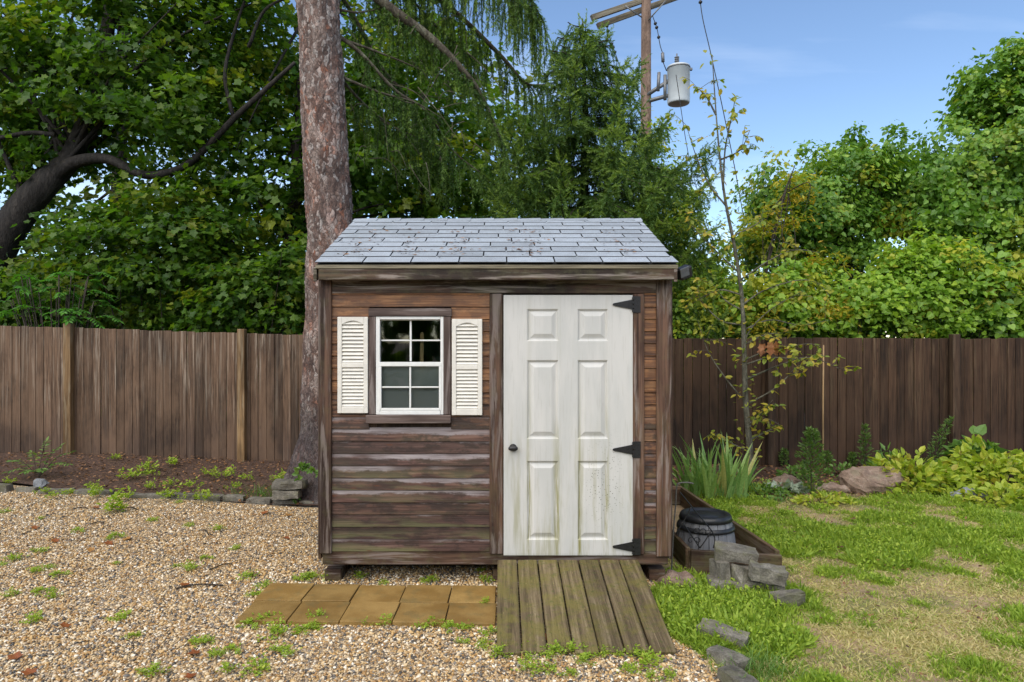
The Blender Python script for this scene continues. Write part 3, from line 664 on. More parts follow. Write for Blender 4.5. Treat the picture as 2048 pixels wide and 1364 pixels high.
# ------------------------------------------------------------------ ramp and pavers
m = M('ramp_plank'); o_ = m.roff(m.obj(), 29); g = m.noise(m.map(o_, (45, 1.6, 30)), 1, 7, .62, .6); g2 = m.noise(m.map(o_, (120, 6, 60)), 1, 4, .6); bl = m.noise(o_, 7, 6, .65)
c = m.ramp(g, [(.3, (.05, .036, .019)), (.5, (.125, .092, .05)), (.7, (.25, .195, .115))])
c = m.mix(m.mr(bl, .40, .60, 0, .62), c, (.15, .13, .03)); c = m.mix(m.mr(m.noise(o_, 34, 5, .7), .52, .64, 0, .6), c, (.075, .085, .022))
c = m.mix(m.mr(m.vor(m.map(o_, (30, 7, 30)), 1), .03, .10, .7, 0), c, (.30, .24, .11)); c = m.mix(m.mr(m.vor(o_, 9), .02, .05, .8, 0), c, (.02, .015, .01))
c = m.mix(m.mr(g2, .28, .44, .55, 0), c, (.045, .035, .02)); c = m.mix(m.mr(m.vor(o_, 62), .06, .12, .35, 0), c, (.36, .33, .24))
c = m.mix(1.0, c, m.mr(m.rand(), 0, 1, .78, 1.15, 'LINEAR'), 'MULTIPLY')
RAMP = m.done(m.bsdf(c, .72, .25, m.bump(m.math('ADD', g, g2), .8, .006)))
ramp = thing('entry_ramp', (.48, 4.3, 0), 'mossy wooden plank ramp sloping up to the white door', 'ramp')
rx0, rw = -.022, 1.0 / 7
for i in range(7):
    a = rx0 + i * rw; dl = (.015, .0, -.01, .012, -.005, .01, .0)[i]
    pa = Vector((a + rw / 2, 4.80, .200 - .014)); pb = Vector((a + rw / 2, 3.765 - dl, .012))
    d = (pb - pa); L = d.length; me = box_mesh((rw - .009, round(L, 3), .028), RAMP, .006)
    o = link('plank', me, (pa + pb) / 2, ramp); o.rotation_euler = (math.atan2(-d.z, -d.y), R.uniform(-.006, .006), R.uniform(-.0025, .0025))
    if math.cos(o.rotation_euler.x) < 0: o.rotation_euler.x += math.pi
for xx in (.02, .48, .93):
    slope_prism('stringer', xx - .019, xx + .019, [(4.78, .165), (4.78, .01), (3.98, .0), (3.98, .022)], RAMP, ramp)
m = M('paver'); o_ = m.roff(m.obj(), 23); n1 = m.noise(o_, 4, 6, .6); n2 = m.noise(o_, 120, 4, .7)
c = m.mix(m.mr(n1, .35, .68), (.225, .132, .035), (.35, .225, .075)); c = m.mix(m.mr(n2, .4, .65, 0, .4), c, (.17, .10, .04)); c = m.mix(m.mr(m.noise(o_, 9, 5), .50, .70, 0, .5), c, (.15, .12, .05))
c = m.mix(1.0, c, m.mr(m.rand(), 0, 1, .82, 1.12, 'LINEAR'), 'MULTIPLY')
PAVE = m.done(m.bsdf(c, .46, .4, m.bump(n2, .35, .002)))
pv = tag(link('paved_path', None, (-.8, 4.45, 0)), kind='structure')
xb = [-1.622, -1.303, -.982, -.657, -.336, -.027]
for r, (ya, yb) in enumerate(((4.47, 4.782), (4.15, 4.462))):
    for i in range(5):
        a, b = xb[i], xb[i + 1]; cx, cy = (a + b) / 2 + (0.004 if r else 0), (ya + yb) / 2 - .018 * (i - 2) * .55
        o = link('paver', box_mesh((b - a - .008, yb - ya - .004, .045), PAVE, .004, 2), (cx, cy, .006 + R.uniform(-.003, .006)), pv)
        o.rotation_euler = (R.uniform(-.012, .012), R.uniform(-.01, .01), -.022 + R.uniform(-.012, .012))
# ------------------------------------------------------------------ trees
def bark_mat(name, cols, scale=9, wet=None):
    m = M(name); p = m.pos(); n = m.noise(m.map(p, (1, 1, .28)), scale, 7, .65, .4); n2 = m.noise(m.map(p, (1, 1, .35)), scale * 5, 5, .6)
    c = m.ramp(n, [(.3, cols[0]), (.5, cols[1]), (.7, cols[2])]); c = m.mix(m.mr(n2, .35, .5, .6, 0), c, tuple(x * .4 for x in cols[0]))
    return m.done(m.bsdf(c, .75, .25, m.bump(m.math('ADD', n, n2), .9, .02)))
BARK = bark_mat('maple_bark', ((.012, .010, .009), (.028, .024, .022), (.065, .055, .048)))
TWIG = bark_mat('twig_bark', ((.02, .016, .013), (.05, .04, .032), (.11, .095, .075)), 25)
LICH = bark_mat('lichen_bark', ((.035, .026, .02), (.10, .085, .06), (.20, .20, .14)), 14)
GMAP = leaf_mat('maple_leaf', [(.040, .10, .013), (.068, .15, .017), (.105, .20, .021), (.16, .25, .024)], (.24, .27, .024), .47)
GMAP2 = leaf_mat('far_leaf', [(.045, .09, .013), (.075, .135, .018), (.12, .18, .02)], (.19, .20, .022), .45)
GVINE = leaf_mat('vine_leaf', [(.085, .19, .032), (.14, .28, .042), (.21, .37, .052), (.30, .44, .065)], (.42, .41, .045), .35, .38, .4)
GHEDGE = leaf_mat('hedge_leaf', [(.15, .29, .03), (.24, .40, .04), (.34, .48, .05)], (.50, .48, .05), .35, .4)
GYEL = leaf_mat('yellowing_leaf', [(.22, .30, .03), (.34, .38, .035), (.46, .42, .04), (.54, .40, .04)], (.50, .32, .03), .4)

def clusters(ells, per_m, seed):
    """cluster centres in the outer part of a union of ellipsoids"""
    g = np.random.default_rng(seed); C = []
    for (c, r, n) in ells:
        d = unit(g.normal(size=(n, 3))); u = .45 + .55 * g.random((n, 1)) ** .5
        dent = np.array([mn.noise((c[0] + x * r[0] * 1.4, c[1] + y * r[1] * 1.4, (c[2] + z * r[2] * 1.4) * 1.5 + seed)) for x, y, z in d])
        u = u * np.clip(.88 + 1.1 * dent, .5, 1.15)[:, None]
        C.append(np.array(c) + d * u * np.array(r))
    return np.concatenate(C)
def foliage(name, C, per, cr, size, tpl, mat, loc, core, seed, flat=.32, up=.8, outw=.5, droop=.35, yel=.12, bounds=None):
    g = np.random.default_rng(seed); n = len(C) * per
    ci = np.repeat(np.arange(len(C)), per); csz = cr * g.uniform(.6, 1.35, len(C))
    tilt = g.normal(0, .28, (len(C), 2))
    o = g.normal(0, .5, (n, 3)) * csz[ci][:, None]; o[:, 2] *= flat
    o[:, 2] += tilt[ci, 0] * o[:, 0] + tilt[ci, 1] * o[:, 1] - .25 * (o[:, 0] ** 2 + o[:, 1] ** 2) / csz[ci]
    P = C[ci] + o
    if bounds is not None: k = bounds(P); P = P[k]; ci = ci[k]; o = o[k]; n = len(P)
    out = unit(P - np.array(core)); oh = o.copy(); oh[:, 2] = 0
    tip = unit(oh) + g.normal(0, .55, (n, 3)) + np.array([0, 0, -droop]); nor = np.array([0, 0, up]) + out * outw + g.normal(0, .42, (n, 3))
    cl = g.random(len(C)); cl = np.where(cl > 1 - yel, .75 + .25 * g.random(len(C)), cl * .5)
    rnd = np.clip(.1 + .75 * g.random(len(C))[ci] + g.normal(0, .22, n), 0, 1)
    return leafmesh(name, tpl, P, tip, nor, size * g.uniform(.45, 1.3, n), mat, cl[ci], rnd, loc)
def limbs(base, tips, trunk_pts, r0, seed):
    """wandering limbs from points along the trunk out to the given tips"""
    g = random.Random(seed); out = []
    for t in tips:
        t = Vector(t); k = g.randrange(max(1, len(trunk_pts) // 3), len(trunk_pts)); a = Vector(trunk_pts[k]); mid = a.lerp(t, .5) + Vector((g.uniform(-.3, .3), g.uniform(-.3, .3), g.uniform(.0, .4)))
        pts = curve([a, mid, t], 6); L = len(pts); out.append((pts, [r0 * (1 - .85 * i / (L - 1)) for i in range(L)]))
    return out
def broad_tree(name, label, cat, trunk, rad, ells, per, cr, size, tpl, mat, seed, extra=(), nlimb=22, group=None, limb_r=.035, tmat=None, **k):
    base = Vector(trunk[0]); root = thing(name, base, label, cat, group)
    tp = curve(trunk, 6); tr = np.interp(np.linspace(0, 1, len(tp)), np.linspace(0, 1, len(rad)), rad)
    tubes = [(tp, tr)]
    link('trunk', join_tubes('trunk', tubes, tmat or BARK, base, 14), base, root)
    C = clusters(ells, 0, seed); g = random.Random(seed)
    tips = [C[g.randrange(len(C))] for _ in range(nlimb)]
    lb = limbs(base, tips, tp, limb_r, seed)
    for pts, r in extra: c_ = curve(pts, 6); lb.append((c_, np.interp(np.linspace(0, 1, len(c_)), np.linspace(0, 1, len(r)), r)))
    link('limbs', join_tubes('limbs', lb, tmat or BARK, base, 7), base, root)
    core = np.mean([e[0] for e in ells], axis=0)
    link('crown', foliage('crown', C, per, cr, size, tpl, mat, base, core, seed + 1, **k), base, root)
    return root
def E(px, py, d, rx, ry, rz, n): p = at(px, py, d); return ((p.x, p.y, p.z), (rx, ry, rz), n)
def clear_trunk(P):
    k = nofence(P); z = P[:, 2]
    for line, wd in (([(-60, 620), (-5, 500), (45, 420), (90, 368), (150, 318)], .26), ([(150, 325), (290, 350), (365, 335), (415, 293), (470, 235), (530, 180), (590, 125)], .06)):
        for (a, b), (c, d) in zip(line[:-1], line[1:]):
            A = at(a, b, 11.6); B = at(c, d, 11.6); ab = np.array([B.x - A.x, B.z - A.z]); ap = np.stack([P[:, 0] * 11.6 / P[:, 1] - A.x, (P[:, 2] - EYE) * 11.6 / P[:, 1] + EYE - A.z], 1)
            t = np.clip(ap @ ab / (ab @ ab), 0, 1); dist = np.linalg.norm(ap - t[:, None] * ab, axis=1); k &= ~((dist < wd) & (P[:, 1] < 11.75))
    return k
nofence = lambda P: (P[:, 1] > 9.9) | (P[:, 2] > 2.15)

d = 11.6
broad_tree('maple_tree', 'big maple with leaning dark trunk behind the fence, far left', 'tree',
    [at(-95, 690, d) - Vector((.1, 0, 1.75)), at(-60, 620, d), at(-5, 500, d), at(45, 420, d), at(90, 368, d), at(150, 300, 11.9), at(205, 130, 12.2), at(230, -90, 12.4)], [.36, .31, .28, .25, .22, .17, .13, .08],
    [E(-40, 110, 12.0, 2.1, 1.5, 1.6, 80), E(200, 60, 12, 2.2, 1.7, 1.5, 95), E(440, 30, 12.2, 1.9, 1.5, 1.3, 70), E(330, 210, 11.9, 1.9, 1.4, 1.0, 62), E(60, 290, 12.3, 1.7, 1.0, 1.0, 50), E(500, 180, 12.6, 1.3, 1.3, 1.2, 36), E(250, -230, 12, 3.6, 2.0, 1.4, 70)],
    66, .52, .118, MAPLE, GMAP, 21, nlimb=26, limb_r=.045, bounds=clear_trunk,
    extra=[([at(95, 362, d), at(150, 325, d), at(215, 318, 11.5), at(290, 350, 11.4), at(365, 335, 11.3), at(415, 293, 11.2), at(470, 235, 11.1), at(530, 180, 11.0), at(590, 125, 10.9)], [.13, .11, .085, .07, .062, .056, .05, .04, .028]),
           ([at(467, 236, 11.1), at(450, 150, 11.1), at(470, 60, 11.2), at(497, -20, 11.3)], [.035, .03, .026, .018]),
           ([at(110, 270, 11.5), at(60, 266, 11.4), at(0, 276, 11.2), at(-60, 285, 11.1)], [.045, .04, .035, .02]),
           ([at(497, 95, 11.15), at(530, 20, 11.1), at(590, -10, 11.1)], [.03, .025, .015])])
d = 12.6
broad_tree('maple_tree', 'maple with slim upright trunk behind the fence, half hidden by the spruce trunk', 'tree',
    [at(568, 690, d) - Vector((0, 0, 1.7)), at(566, 620, d), at(575, 540, d), at(590, 400, d), at(600, 200, d), at(620, -60, d)], [.15, .13, .12, .11, .09, .06],
    [E(480, 400, 12.2, 1.6, 1.3, 1.1, 62), E(640, 250, 12.8, 1.6, 1.3, 1.5, 55), E(820, 130, 13, 1.7, 1.4, 1.4, 55), E(800, 350, 13, 1.9, 1.4, 1.3, 66), E(520, 560, 12, 1.3, 1.0, .8, 34), E(950, 330, 13.2, 1.2, 1.2, 1.6, 36)],
    60, .5, .125, MAPLE, GMAP, 31, nlimb=18, bounds=nofence)
d = 16.5
broad_tree('maple_tree', 'distant maple filling the gaps behind the leaning trunk', 'tree',
    [(X(230, d), d, 0), at(235, 500, d), at(240, 300, d), at(250, 0, d)], [.22, .19, .16, .1],
    [E(90, 480, 16, 3.2, 2, 1.9, 60), E(420, 480, 16.5, 3.0, 2, 1.9, 60), E(150, 180, 17, 3.4, 2, 2.4, 60), E(480, 180, 17, 3.2, 2, 2.4, 52), E(60, 620, 15.5, 3.2, 1.5, 1.1, 70), E(420, 620, 15.5, 3.2, 1.5, 1.1, 70)],
    50, .75, .17, HEART, GMAP2, 41, nlimb=10, yel=.25)
d = 17.5
broad_tree('maple_tree', 'distant maple behind the spruce boughs above the shed roof', 'tree',
    [(X(850, d), d, 0), at(850, 500, d), at(845, 300, d), at(850, 40, d)], [.22, .19, .16, .1],
    [E(740, 470, 17, 3.0, 2, 2.0, 52), E(900, 280, 17.5, 2.2, 2, 2.3, 55), E(740, 140, 18, 2.8, 2, 2.2, 45)],
    50, .75, .17, HEART, GMAP2, 47, nlimb=10, yel=.3)
# undergrowth rising just behind the left fence
def shrub(name, label, cat, px, py, d, ells, per, cr, size, tpl, mat, seed, group=None, stems=7, **k):
    base = Vector((X(px, d), d, terrain(X(px, d), d))); root = thing(name, base, label, cat, group); g = random.Random(seed)
    C = clusters(ells, 0, seed); st = []
    for _ in range(stems):
        t = Vector(C[g.randrange(len(C))]); a = base + Vector((g.uniform(-.15, .15), g.uniform(-.1, .1), -.02)); st.append((curve([a, a.lerp(t, .5) + Vector((g.uniform(-.15, .15), 0, .12)), t], 5), [.016 - .0012 * i for i in range(11)]))
    link('stems', join_tubes('stems', st, TWIG, base, 6), base, root)
    core = np.mean([e[0] for e in ells], axis=0); core[1] += .4
    link('foliage', foliage('foliage', C, per, cr, size, tpl, mat, base, core, seed + 3, **k), base, root); return root
shrub('maple_shrub', 'dark leafy bush behind the fence, nearest the left edge', 'bush', 40, 690, 10.9, [E(60, 590, 11, 1.5, .6, .65, 48), E(190, 500, 11.1, .8, .6, .7, 26)], 56, .4, .105, MAPLE, GMAP, 51, bounds=nofence)
shrub('maple_shrub', 'broad dark bush behind the fence between the two pale posts', 'bush', 300, 690, 10.9, [E(250, 560, 10.9, 1.5, .7, .9, 50), E(390, 480, 11, 1.2, .7, .9, 40), E(330, 420, 11.1, 1.0, .6, .6, 22)], 56, .4, .105, MAPLE, GMAP, 53, bounds=nofence)
shrub('maple_shrub', 'glossy bush behind the fence just left of the spruce trunk', 'bush', 500, 690, 10.6, [E(500, 600, 10.6, 1.3, .6, .6, 46), E(590, 530, 10.7, .8, .5, .7, 22)], 56, .36, .095, MAPLE, GMAP, 57, bounds=nofence)
# a young ash-like tree with feathery leaves over the fence
def pinnate(name, label, cat, base, fronds, mat, seed, group=None, leaf=.075, pairs=8, stem_r=.012):
    root = thing(name, base, label, cat, group); g = np.random.default_rng(seed); st = []; P = []; T = []; Nn = []; sz = []
    base = Vector(base)
    for tipp, crown in fronds:
        tipp = Vector(tipp); a = base.lerp(tipp, .35) if crown is None else Vector(crown); 
        pts = curve([a, a.lerp(tipp, .55) + Vector((0, 0, (tipp - a).length * .16)), tipp], 8); st.append((pts, [.005 - .0002 * i for i in range(len(pts))]))
        st.append((curve([base, base.lerp(a, .5) + Vector((.02, 0, .02)), a], 4), [stem_r - .0005 * i for i in range(9)]))
        pa = np.array([tuple(p) for p in pts]); n = pairs; idx = np.linspace(.2, 1, n) * (len(pa) - 1)
        for q in idx:
            i = int(min(q, len(pa) - 2)); p = pa[i] + (pa[i + 1] - pa[i]) * (q - i); tg = unit(pa[i + 1] - pa[i]); sd_ = unit(np.cross(tg, [0, 0, 1.]))
            for s in (-1, 1): P.append(p); T.append(sd_ * s + tg * .55 + g.normal(0, .1, 3) + np.array([0, 0, -.2])); Nn.append(np.array([0, 0, 1.]) + g.normal(0, .25, 3)); sz.append(leaf * g.uniform(.8, 1.15) * (1 - .35 * (q / len(pa))))
        P.append(pa[-1]); T.append(unit(pa[-1] - pa[-2])); Nn.append(np.array([0, 0, 1.])); sz.append(leaf)
    link('stems', join_tubes('stems', st, TWIG, base, 5), base, root)
    link('leaves', leafmesh('leaves', LANCE if leaf > .04 else OVAL, np.array(P), np.array(T), np.array(Nn), np.array(sz), mat, None, None, base), base, root); return root
g_ = random.Random(5); fr_l = []
for i in range(44):
    c_ = at(g_.uniform(20, 190), g_.uniform(550, 650), 10.02 + g_.uniform(-.12, .1)); a_ = g_.uniform(0, 6.28); fr_l.append((c_ + Vector((math.cos(a_) * .42, math.sin(a_) * .3, -.06 + g_.uniform(-.08, .12))), c_))
GASH = leaf_mat('ash_leaf', [(.06, .20, .035), (.09, .27, .04), (.13, .33, .05)], (.15, .3, .05), .4)
pinnate('feathery_shrub', 'bright green feathery leaved shrub leaning over the fence at far left', 'bush', (X(110, 10.1), 10.1, .1), fr_l, GASH, 61, leaf=.12, pairs=9)

# right: vine covered trees and a hedge over the fence
hangk = dict(flat=.75, up=.45, outw=.95, droop=.8)
d = 12.2
broad_tree('vine_covered_tree', 'low rounded tree smothered in vines right of the sapling', 'tree',
    [(X(1690, d), d, 0), at(1690, 560, d), at(1680, 450, d), at(1670, 380, d)], [.16, .14, .12, .08],
    [E(1590, 410, 12.0, .90, .8, .85, 66), E(1690, 400, 12.2, .95, .9, .95, 70), E(1780, 370, 12.3, 1.0, .9, 1.0, 70), E(1660, 500, 12.1, 1.3, .8, .7, 50), E(1530, 500, 11.9, .45, .5, .6, 20)],
    92, .27, .078, HEART, GVINE, 71, nlimb=14, limb_r=.025, yel=.16, bounds=nofence, **hangk)
d = 12.0
broad_tree('vine_covered_tree', 'tall vine covered tree rising at the right edge', 'tree',
    [(X(2010, d), d, 0), at(2005, 560, d), at(2010, 400, d), at(2030, 150, d)], [.2, .17, .14, .08],
    [E(2050, 170, 12.0, 1.15, .9, .95, 80), E(1985, 190, 12.1, .55, .7, .8, 34), E(1960, 330, 11.7, 1.0, .9, .9, 80), E(1880, 400, 11.6, .7, .7, .8, 50), E(2020, 450, 11.5, 1.1, .8, .9, 66), E(1900, 520, 11.6, .9, .7, .7, 44), E(2140, 330, 11.8, 1.2, .9, 1.6, 60)],
    88, .27, .085, HEART, GVINE, 73, nlimb=16, limb_r=.03, yel=.10, bounds=nofence, **hangk)
hk = dict(flat=.6, up=.75, outw=.75, droop=.55, bounds=nofence)
shrub('hedge_bush', 'yellow green bush over the fence just right of the shed', 'bush', 1400, 690, 10.4, [E(1390, 610, 10.5, .8, .5, .75, 70), E(1350, 640, 10.4, .5, .4, .4, 24), E(1370, 470, 10.7, .4, .4, .7, 18), E(1450, 560, 10.5, .5, .4, .6, 22)], 52, .28, .075, OVAL, GHEDGE, 81, yel=.35, **hk)
shrub('hedge_bush', 'light green bush over the fence directly behind the sapling stem', 'bush', 1530, 690, 10.6, [E(1540, 610, 10.5, .85, .5, .55, 50), E(1600, 570, 10.8, .6, .4, .45, 22)], 66, .28, .078, HEART, GHEDGE, 83, yel=.25, **hk)
shrub('hedge_bush', 'bushy green shrub over the fence below the rounded vine covered tree', 'bush', 1710, 690, 10.6, [E(1700, 615, 10.5, 1.0, .5, .5, 56), E(1770, 560, 10.8, .7, .4, .4, 24)], 66, .28, .078, HEART, GHEDGE, 85, yel=.12, **hk)
shrub('hedge_bush', 'dense light green shrub over the fence in front of the tall vine covered tree', 'bush', 1900, 690, 10.6, [E(1880, 600, 10.5, 1.1, .5, .6, 66), E(1850, 530, 10.7, .8, .4, .45, 30)], 66, .28, .08, HEART, GHEDGE, 87, yel=.08, **hk)
shrub('hedge_bush', 'broad leaved shrub over the fence at the right edge', 'bush', 2060, 690, 10.6, [E(2050, 600, 10.5, .95, .5, .65, 60)], 54, .32, .11, HEART, GVINE, 89, yel=.08, **hk)
# slender yellowing tree in front of the rounded one
d = 10.9
broad_tree('slender_tree', 'slender yellowing tree with thin stem over the fence beside the sapling', 'tree',
    [(X(1530, d), d, 0), at(1530, 600, d), at(1540, 500, d), at(1565, 400, d), at(1590, 330, d)], [.03, .025, .02, .014, .007],
    [E(1590, 375, 10.9, .45, .3, .3, 16), E(1560, 440, 10.8, .45, .3, .25, 14), E(1500, 460, 10.9, .25, .3, .4, 8), E(1640, 520, 10.7, .45, .25, .16, 9), E(1570, 580, 10.3, .5, .2, .3, 16), E(1650, 620, 10.2, .5, .2, .22, 12), E(1520, 640, 10.2, .4, .2, .22, 10)],
    34, .24, .085, LANCE, GYEL, 91, nlimb=12, limb_r=.011, yel=.3, tmat=TWIG, flat=.4)

shrub('climbing_ivy', 'light green climber swallowing the lower half of the utility pole', 'climber', 1310, 690, 12.2, [E(1300, 290, 12.2, .30, .3, .60, 22), E(1325, 400, 12.0, .5, .4, .8, 44), E(1340, 520, 11.8, .6, .4, .7, 40)], 60, .24, .08, OVAL, GHEDGE, 93, yel=.25, **hk)
# low dark thicket closing the view under the trees
g0 = np.random.default_rng(95); N = 10000; P = np.stack([g0.uniform(-15, 15, N), g0.uniform(13.6, 15, N), 3.1 * g0.random(N) ** .8], 1); P[:, 2] *= 1.0 + .22 * np.sin(P[:, 0] * 1.3) * np.cos(P[:, 0] * .57)
tag(link('thicket', leafmesh('thicket', HEART, P, g0.normal(0, 1, (N, 3)) + np.array([0, 0, -.4]), g0.normal(0, .5, (N, 3)) + np.array([0, -.8, .5]), g0.uniform(.2, .36, N), GMAP2, None, None)), 'dark thicket glimpsed low behind the trees along the fences', 'thicket', kind='stuff')

# ------------------------------------------------------------------ spruces
def twig_tpl(seed, n=16, nl=.28, nw=.085):
    g = np.random.default_rng(seed); V = []; Fc = []
    for i in range(n):
        t = (i + .5) / n; a = g.uniform(0, 2 * math.pi) if i % 3 == 0 else (math.pi * (i % 2) + g.normal(0, .5)); side = np.array([math.cos(a), 0, math.sin(a) * .7])
        dr = unit(side + np.array([0, .85, 0])); b = np.array([0, t * .93, 0]); w = unit(np.cross(dr, g.normal(size=3))) * nw / 2; l = nl * (1.1 - .45 * t)
        k = len(V); V += [b - w, b + w, b + dr * l]; Fc.append((k, k + 1, k + 2))
    k = len(V); V += [(-.012, 0, 0), (.012, 0, 0), (0, 1, 0)]; Fc.append((k, k + 1, k + 2))
    return np.array(V, float), np.array(Fc)
TW = [twig_tpl(s) for s in (1, 2, 3)]
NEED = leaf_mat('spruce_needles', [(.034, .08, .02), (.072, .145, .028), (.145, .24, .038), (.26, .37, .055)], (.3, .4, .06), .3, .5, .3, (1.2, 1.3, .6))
def needles(name, P, T, size, mat, loc, rnd):
    P = np.array(P); T = np.array(T); size = np.array(size); rnd = np.array(rnd); sel = rng.integers(0, 3, len(P)); Vs = []; Fs = []; rs = []; off = 0
    for k in range(3):
        q = sel == k; nor = rng.normal(0, .6, (q.sum(), 3)) + np.array([0, -.25, .9]); V, Fc = place(TW[k], P[q] - np.array(loc), T[q], nor, size[q]); Vs.append(V); Fs.append(Fc + off); off += len(V); rs.append(np.repeat(rnd[q], len(TW[k][1])))
    r = np.concatenate(rs)
    return mesh_np(name, np.concatenate(Vs), np.concatenate(Fs), mat, False, {'rnd': r, 'clu': np.zeros(len(r))})
def hanging(pts, g, step, length, P, T, Sz, Rn, strings=None, lean=.25, tw=.17, light=.3, spread=.10):
    """strings of twigs hanging from a bough"""
    acc = 0
    for i in range(len(pts) - 1):
        a = pts[i]; b = pts[i + 1]; L = (b - a).length; acc += L; tg = (b - a).normalized()
        while acc > step:
            acc -= step; q = a.lerp(b, g.random()); sd_ = tg.cross(Vector((0, 0, 1))).normalized() * g.choice((-1, 1))
            dirv = (sd_ * g.uniform(.1, .8) + tg * g.uniform(0, .6) + Vector((0, 0, -.25))).normalized(); n = max(2, int(length * g.uniform(.45, 1.2) / (tw * .62))); p = q.copy(); col = g.random(); line = [p.copy()]
            for k in range(n):
                f = k / n; dirv = (dirv * .62 + Vector((g.uniform(-lean, lean), g.uniform(-lean, lean), -1)) * .5).normalized()
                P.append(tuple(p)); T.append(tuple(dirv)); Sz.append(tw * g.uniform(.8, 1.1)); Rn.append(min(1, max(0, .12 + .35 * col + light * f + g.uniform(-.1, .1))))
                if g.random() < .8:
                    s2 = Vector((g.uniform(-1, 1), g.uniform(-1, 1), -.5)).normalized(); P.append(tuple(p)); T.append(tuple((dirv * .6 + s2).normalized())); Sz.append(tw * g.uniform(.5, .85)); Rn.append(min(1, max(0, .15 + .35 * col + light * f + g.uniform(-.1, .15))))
                p = p + dirv * tw * .62; line.append(p.copy())
            if strings is not None: strings.append((line, [.003] * len(line)))
def fluffy(pts, g, P, T, Sz, Rn, step=.055, tw=.2, light=.75):
    """flat, upswept live spray"""
    n = len(pts); acc = 0
    for i in range(n - 1):
        a = pts[i]; b = pts[i + 1]; tg = (b - a).normalized(); acc += (b - a).length; f = i / n
        while acc > step:
            acc -= step; q = a.lerp(b, g.random()); sd_ = tg.cross(Vector((0, 0, 1))).normalized()
            for s in (-1, 1):
                dv = (tg * g.uniform(.5, 1.1) + sd_ * s * g.uniform(.6, 1.1) + Vector((0, 0, g.uniform(-.45, .15)))).normalized(); ln = tw * (1.45 - .8 * f) * g.uniform(.7, 1.2); m_ = max(1, int(ln / (tw * .6))); p = q.copy()
                for k in range(m_):
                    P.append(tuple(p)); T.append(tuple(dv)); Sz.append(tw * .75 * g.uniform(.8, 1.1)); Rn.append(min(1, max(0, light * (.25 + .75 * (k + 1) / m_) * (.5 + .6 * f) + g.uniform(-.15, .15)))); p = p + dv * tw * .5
    P.append(tuple(pts[-1])); T.append(tuple((pts[-1] - pts[-2]).normalized())); Sz.append(tw * .8); Rn.append(light)

# the old spruce beside the shed: thick flaking trunk, boughs sweeping down to the right
SB = Vector((-1.97, 7.72, 0))
def spruce_trunk():
    nz, na = 330, 110; H = 9.2; V = []; 
    for j in range(nz + 1):
        z = H * j / nz - .15; cx = SB.x + .02 * z - .040 * z + .0; cx = SB.x + np.interp(z, [0, 2.8, 5.6, 9.2], [.0, .055, -.09, -.30]); r = np.interp(z, [-.2, .0, .12, .3, .6, 1.2, 3, 5.6, 9.2], [.56, .47, .40, .345, .305, .28, .262, .232, .19])
        for i in range(na):
            a = 2 * math.pi * i / na; flare = max(0, .75 - z) * .16 * (max(0, math.cos(a * 5 + .8)) ** 2)
            s = (math.cos(a) * r, math.sin(a) * r)
            pl = mn.voronoi((s[0] * 27 + 9 + mn.noise((s[0] * 9, s[1] * 9, z * 5)), s[1] * 27, z * 13 + mn.noise((s[0] * 9, s[1] * 9, z * 5 + 7))))[0]; e = min(1, (pl[1] - pl[0]) * 2.6)
            rr = r + flare + .013 * e + .010 * mn.noise((s[0] * 30, s[1] * 30, z * 22)) + .028 * mn.noise((s[0] * 4, s[1] * 4, z * 2.2)) - .008
            V.append((cx + math.cos(a) * rr - SB.x, math.sin(a) * rr, z))
    Fc = [(j * na + i, j * na + (i + 1) % na, (j + 1) * na + (i + 1) % na, (j + 1) * na + i) for j in range(nz) for i in range(na)]
    m = M('spruce_bark'); p = m.pos(); w = m.sep(p); pm = m.map(p, (1, 1, .5)); pm = m.n('ShaderNodeVectorMath', {0: pm, 1: m.n('ShaderNodeVectorMath', {0: m.n('ShaderNodeTexNoise', {'Vector': p, 'Scale': 9., 'Detail': 4.}).outputs['Color'], 'Scale': .10}, operation='SCALE').outputs[0]}, operation='ADD').outputs[0]
    cell = m.sep(m.vor(m.map(pm, (1, 1, 1)), 31, out='Color'))[0]; n = m.noise(pm, 8, 6, .65, .5); f = m.noise(pm, 60, 5, .7)
    c = m.ramp(n, [(.30, (.05, .034, .030)), (.48, (.135, .088, .072)), (.62, (.30, .235, .205)), (.78, (.50, .45, .41))])
    c = m.mix(m.math('MULTIPLY', m.mr(m.noise(pm, 5.5, 5, .6), .47, .60), m.mr(cell, .45, .75, .1, .75)), c, (.36, .13, .065))
    c = m.mix(m.mr(cell, .66, .9, 0, .6), c, (.46, .42, .39)); c = m.mix(m.mr(f, .36, .5, .75, 0), c, (.03, .022, .02))
    edge_ = m.vor(pm, 31, 'DISTANCE_TO_EDGE'); c = m.mix(m.mr(edge_, .0, .10, .7, 0), c, (.035, .026, .024))
    wet = m.mr(m.math('ADD', w[2], m.math('MULTIPLY', m.noise(pm, 4, 4), .8)), 1.0, 1.95, 1, 0)
    c = m.mix(m.math('MULTIPLY', wet, .82), c, m.mix(m.mr(f, .4, .65), (.018, .014, .015), (.075, .062, .065)))
    mat = m.done(m.bsdf(c, .75, .3, m.bump(m.math('ADD', f, edge_), .8, .012)))
    return mesh_np('trunk', np.array(V), np.array(Fc), mat, True)
spruce = thing('spruce_tree', SB, 'tall old spruce with thick flaking reddish trunk beside the shed', 'tree')
link('trunk', spruce_trunk(), SB, spruce)
g = random.Random(17); P = []; T = []; Sz = []; Rn = []; wood_t = []; strings = []
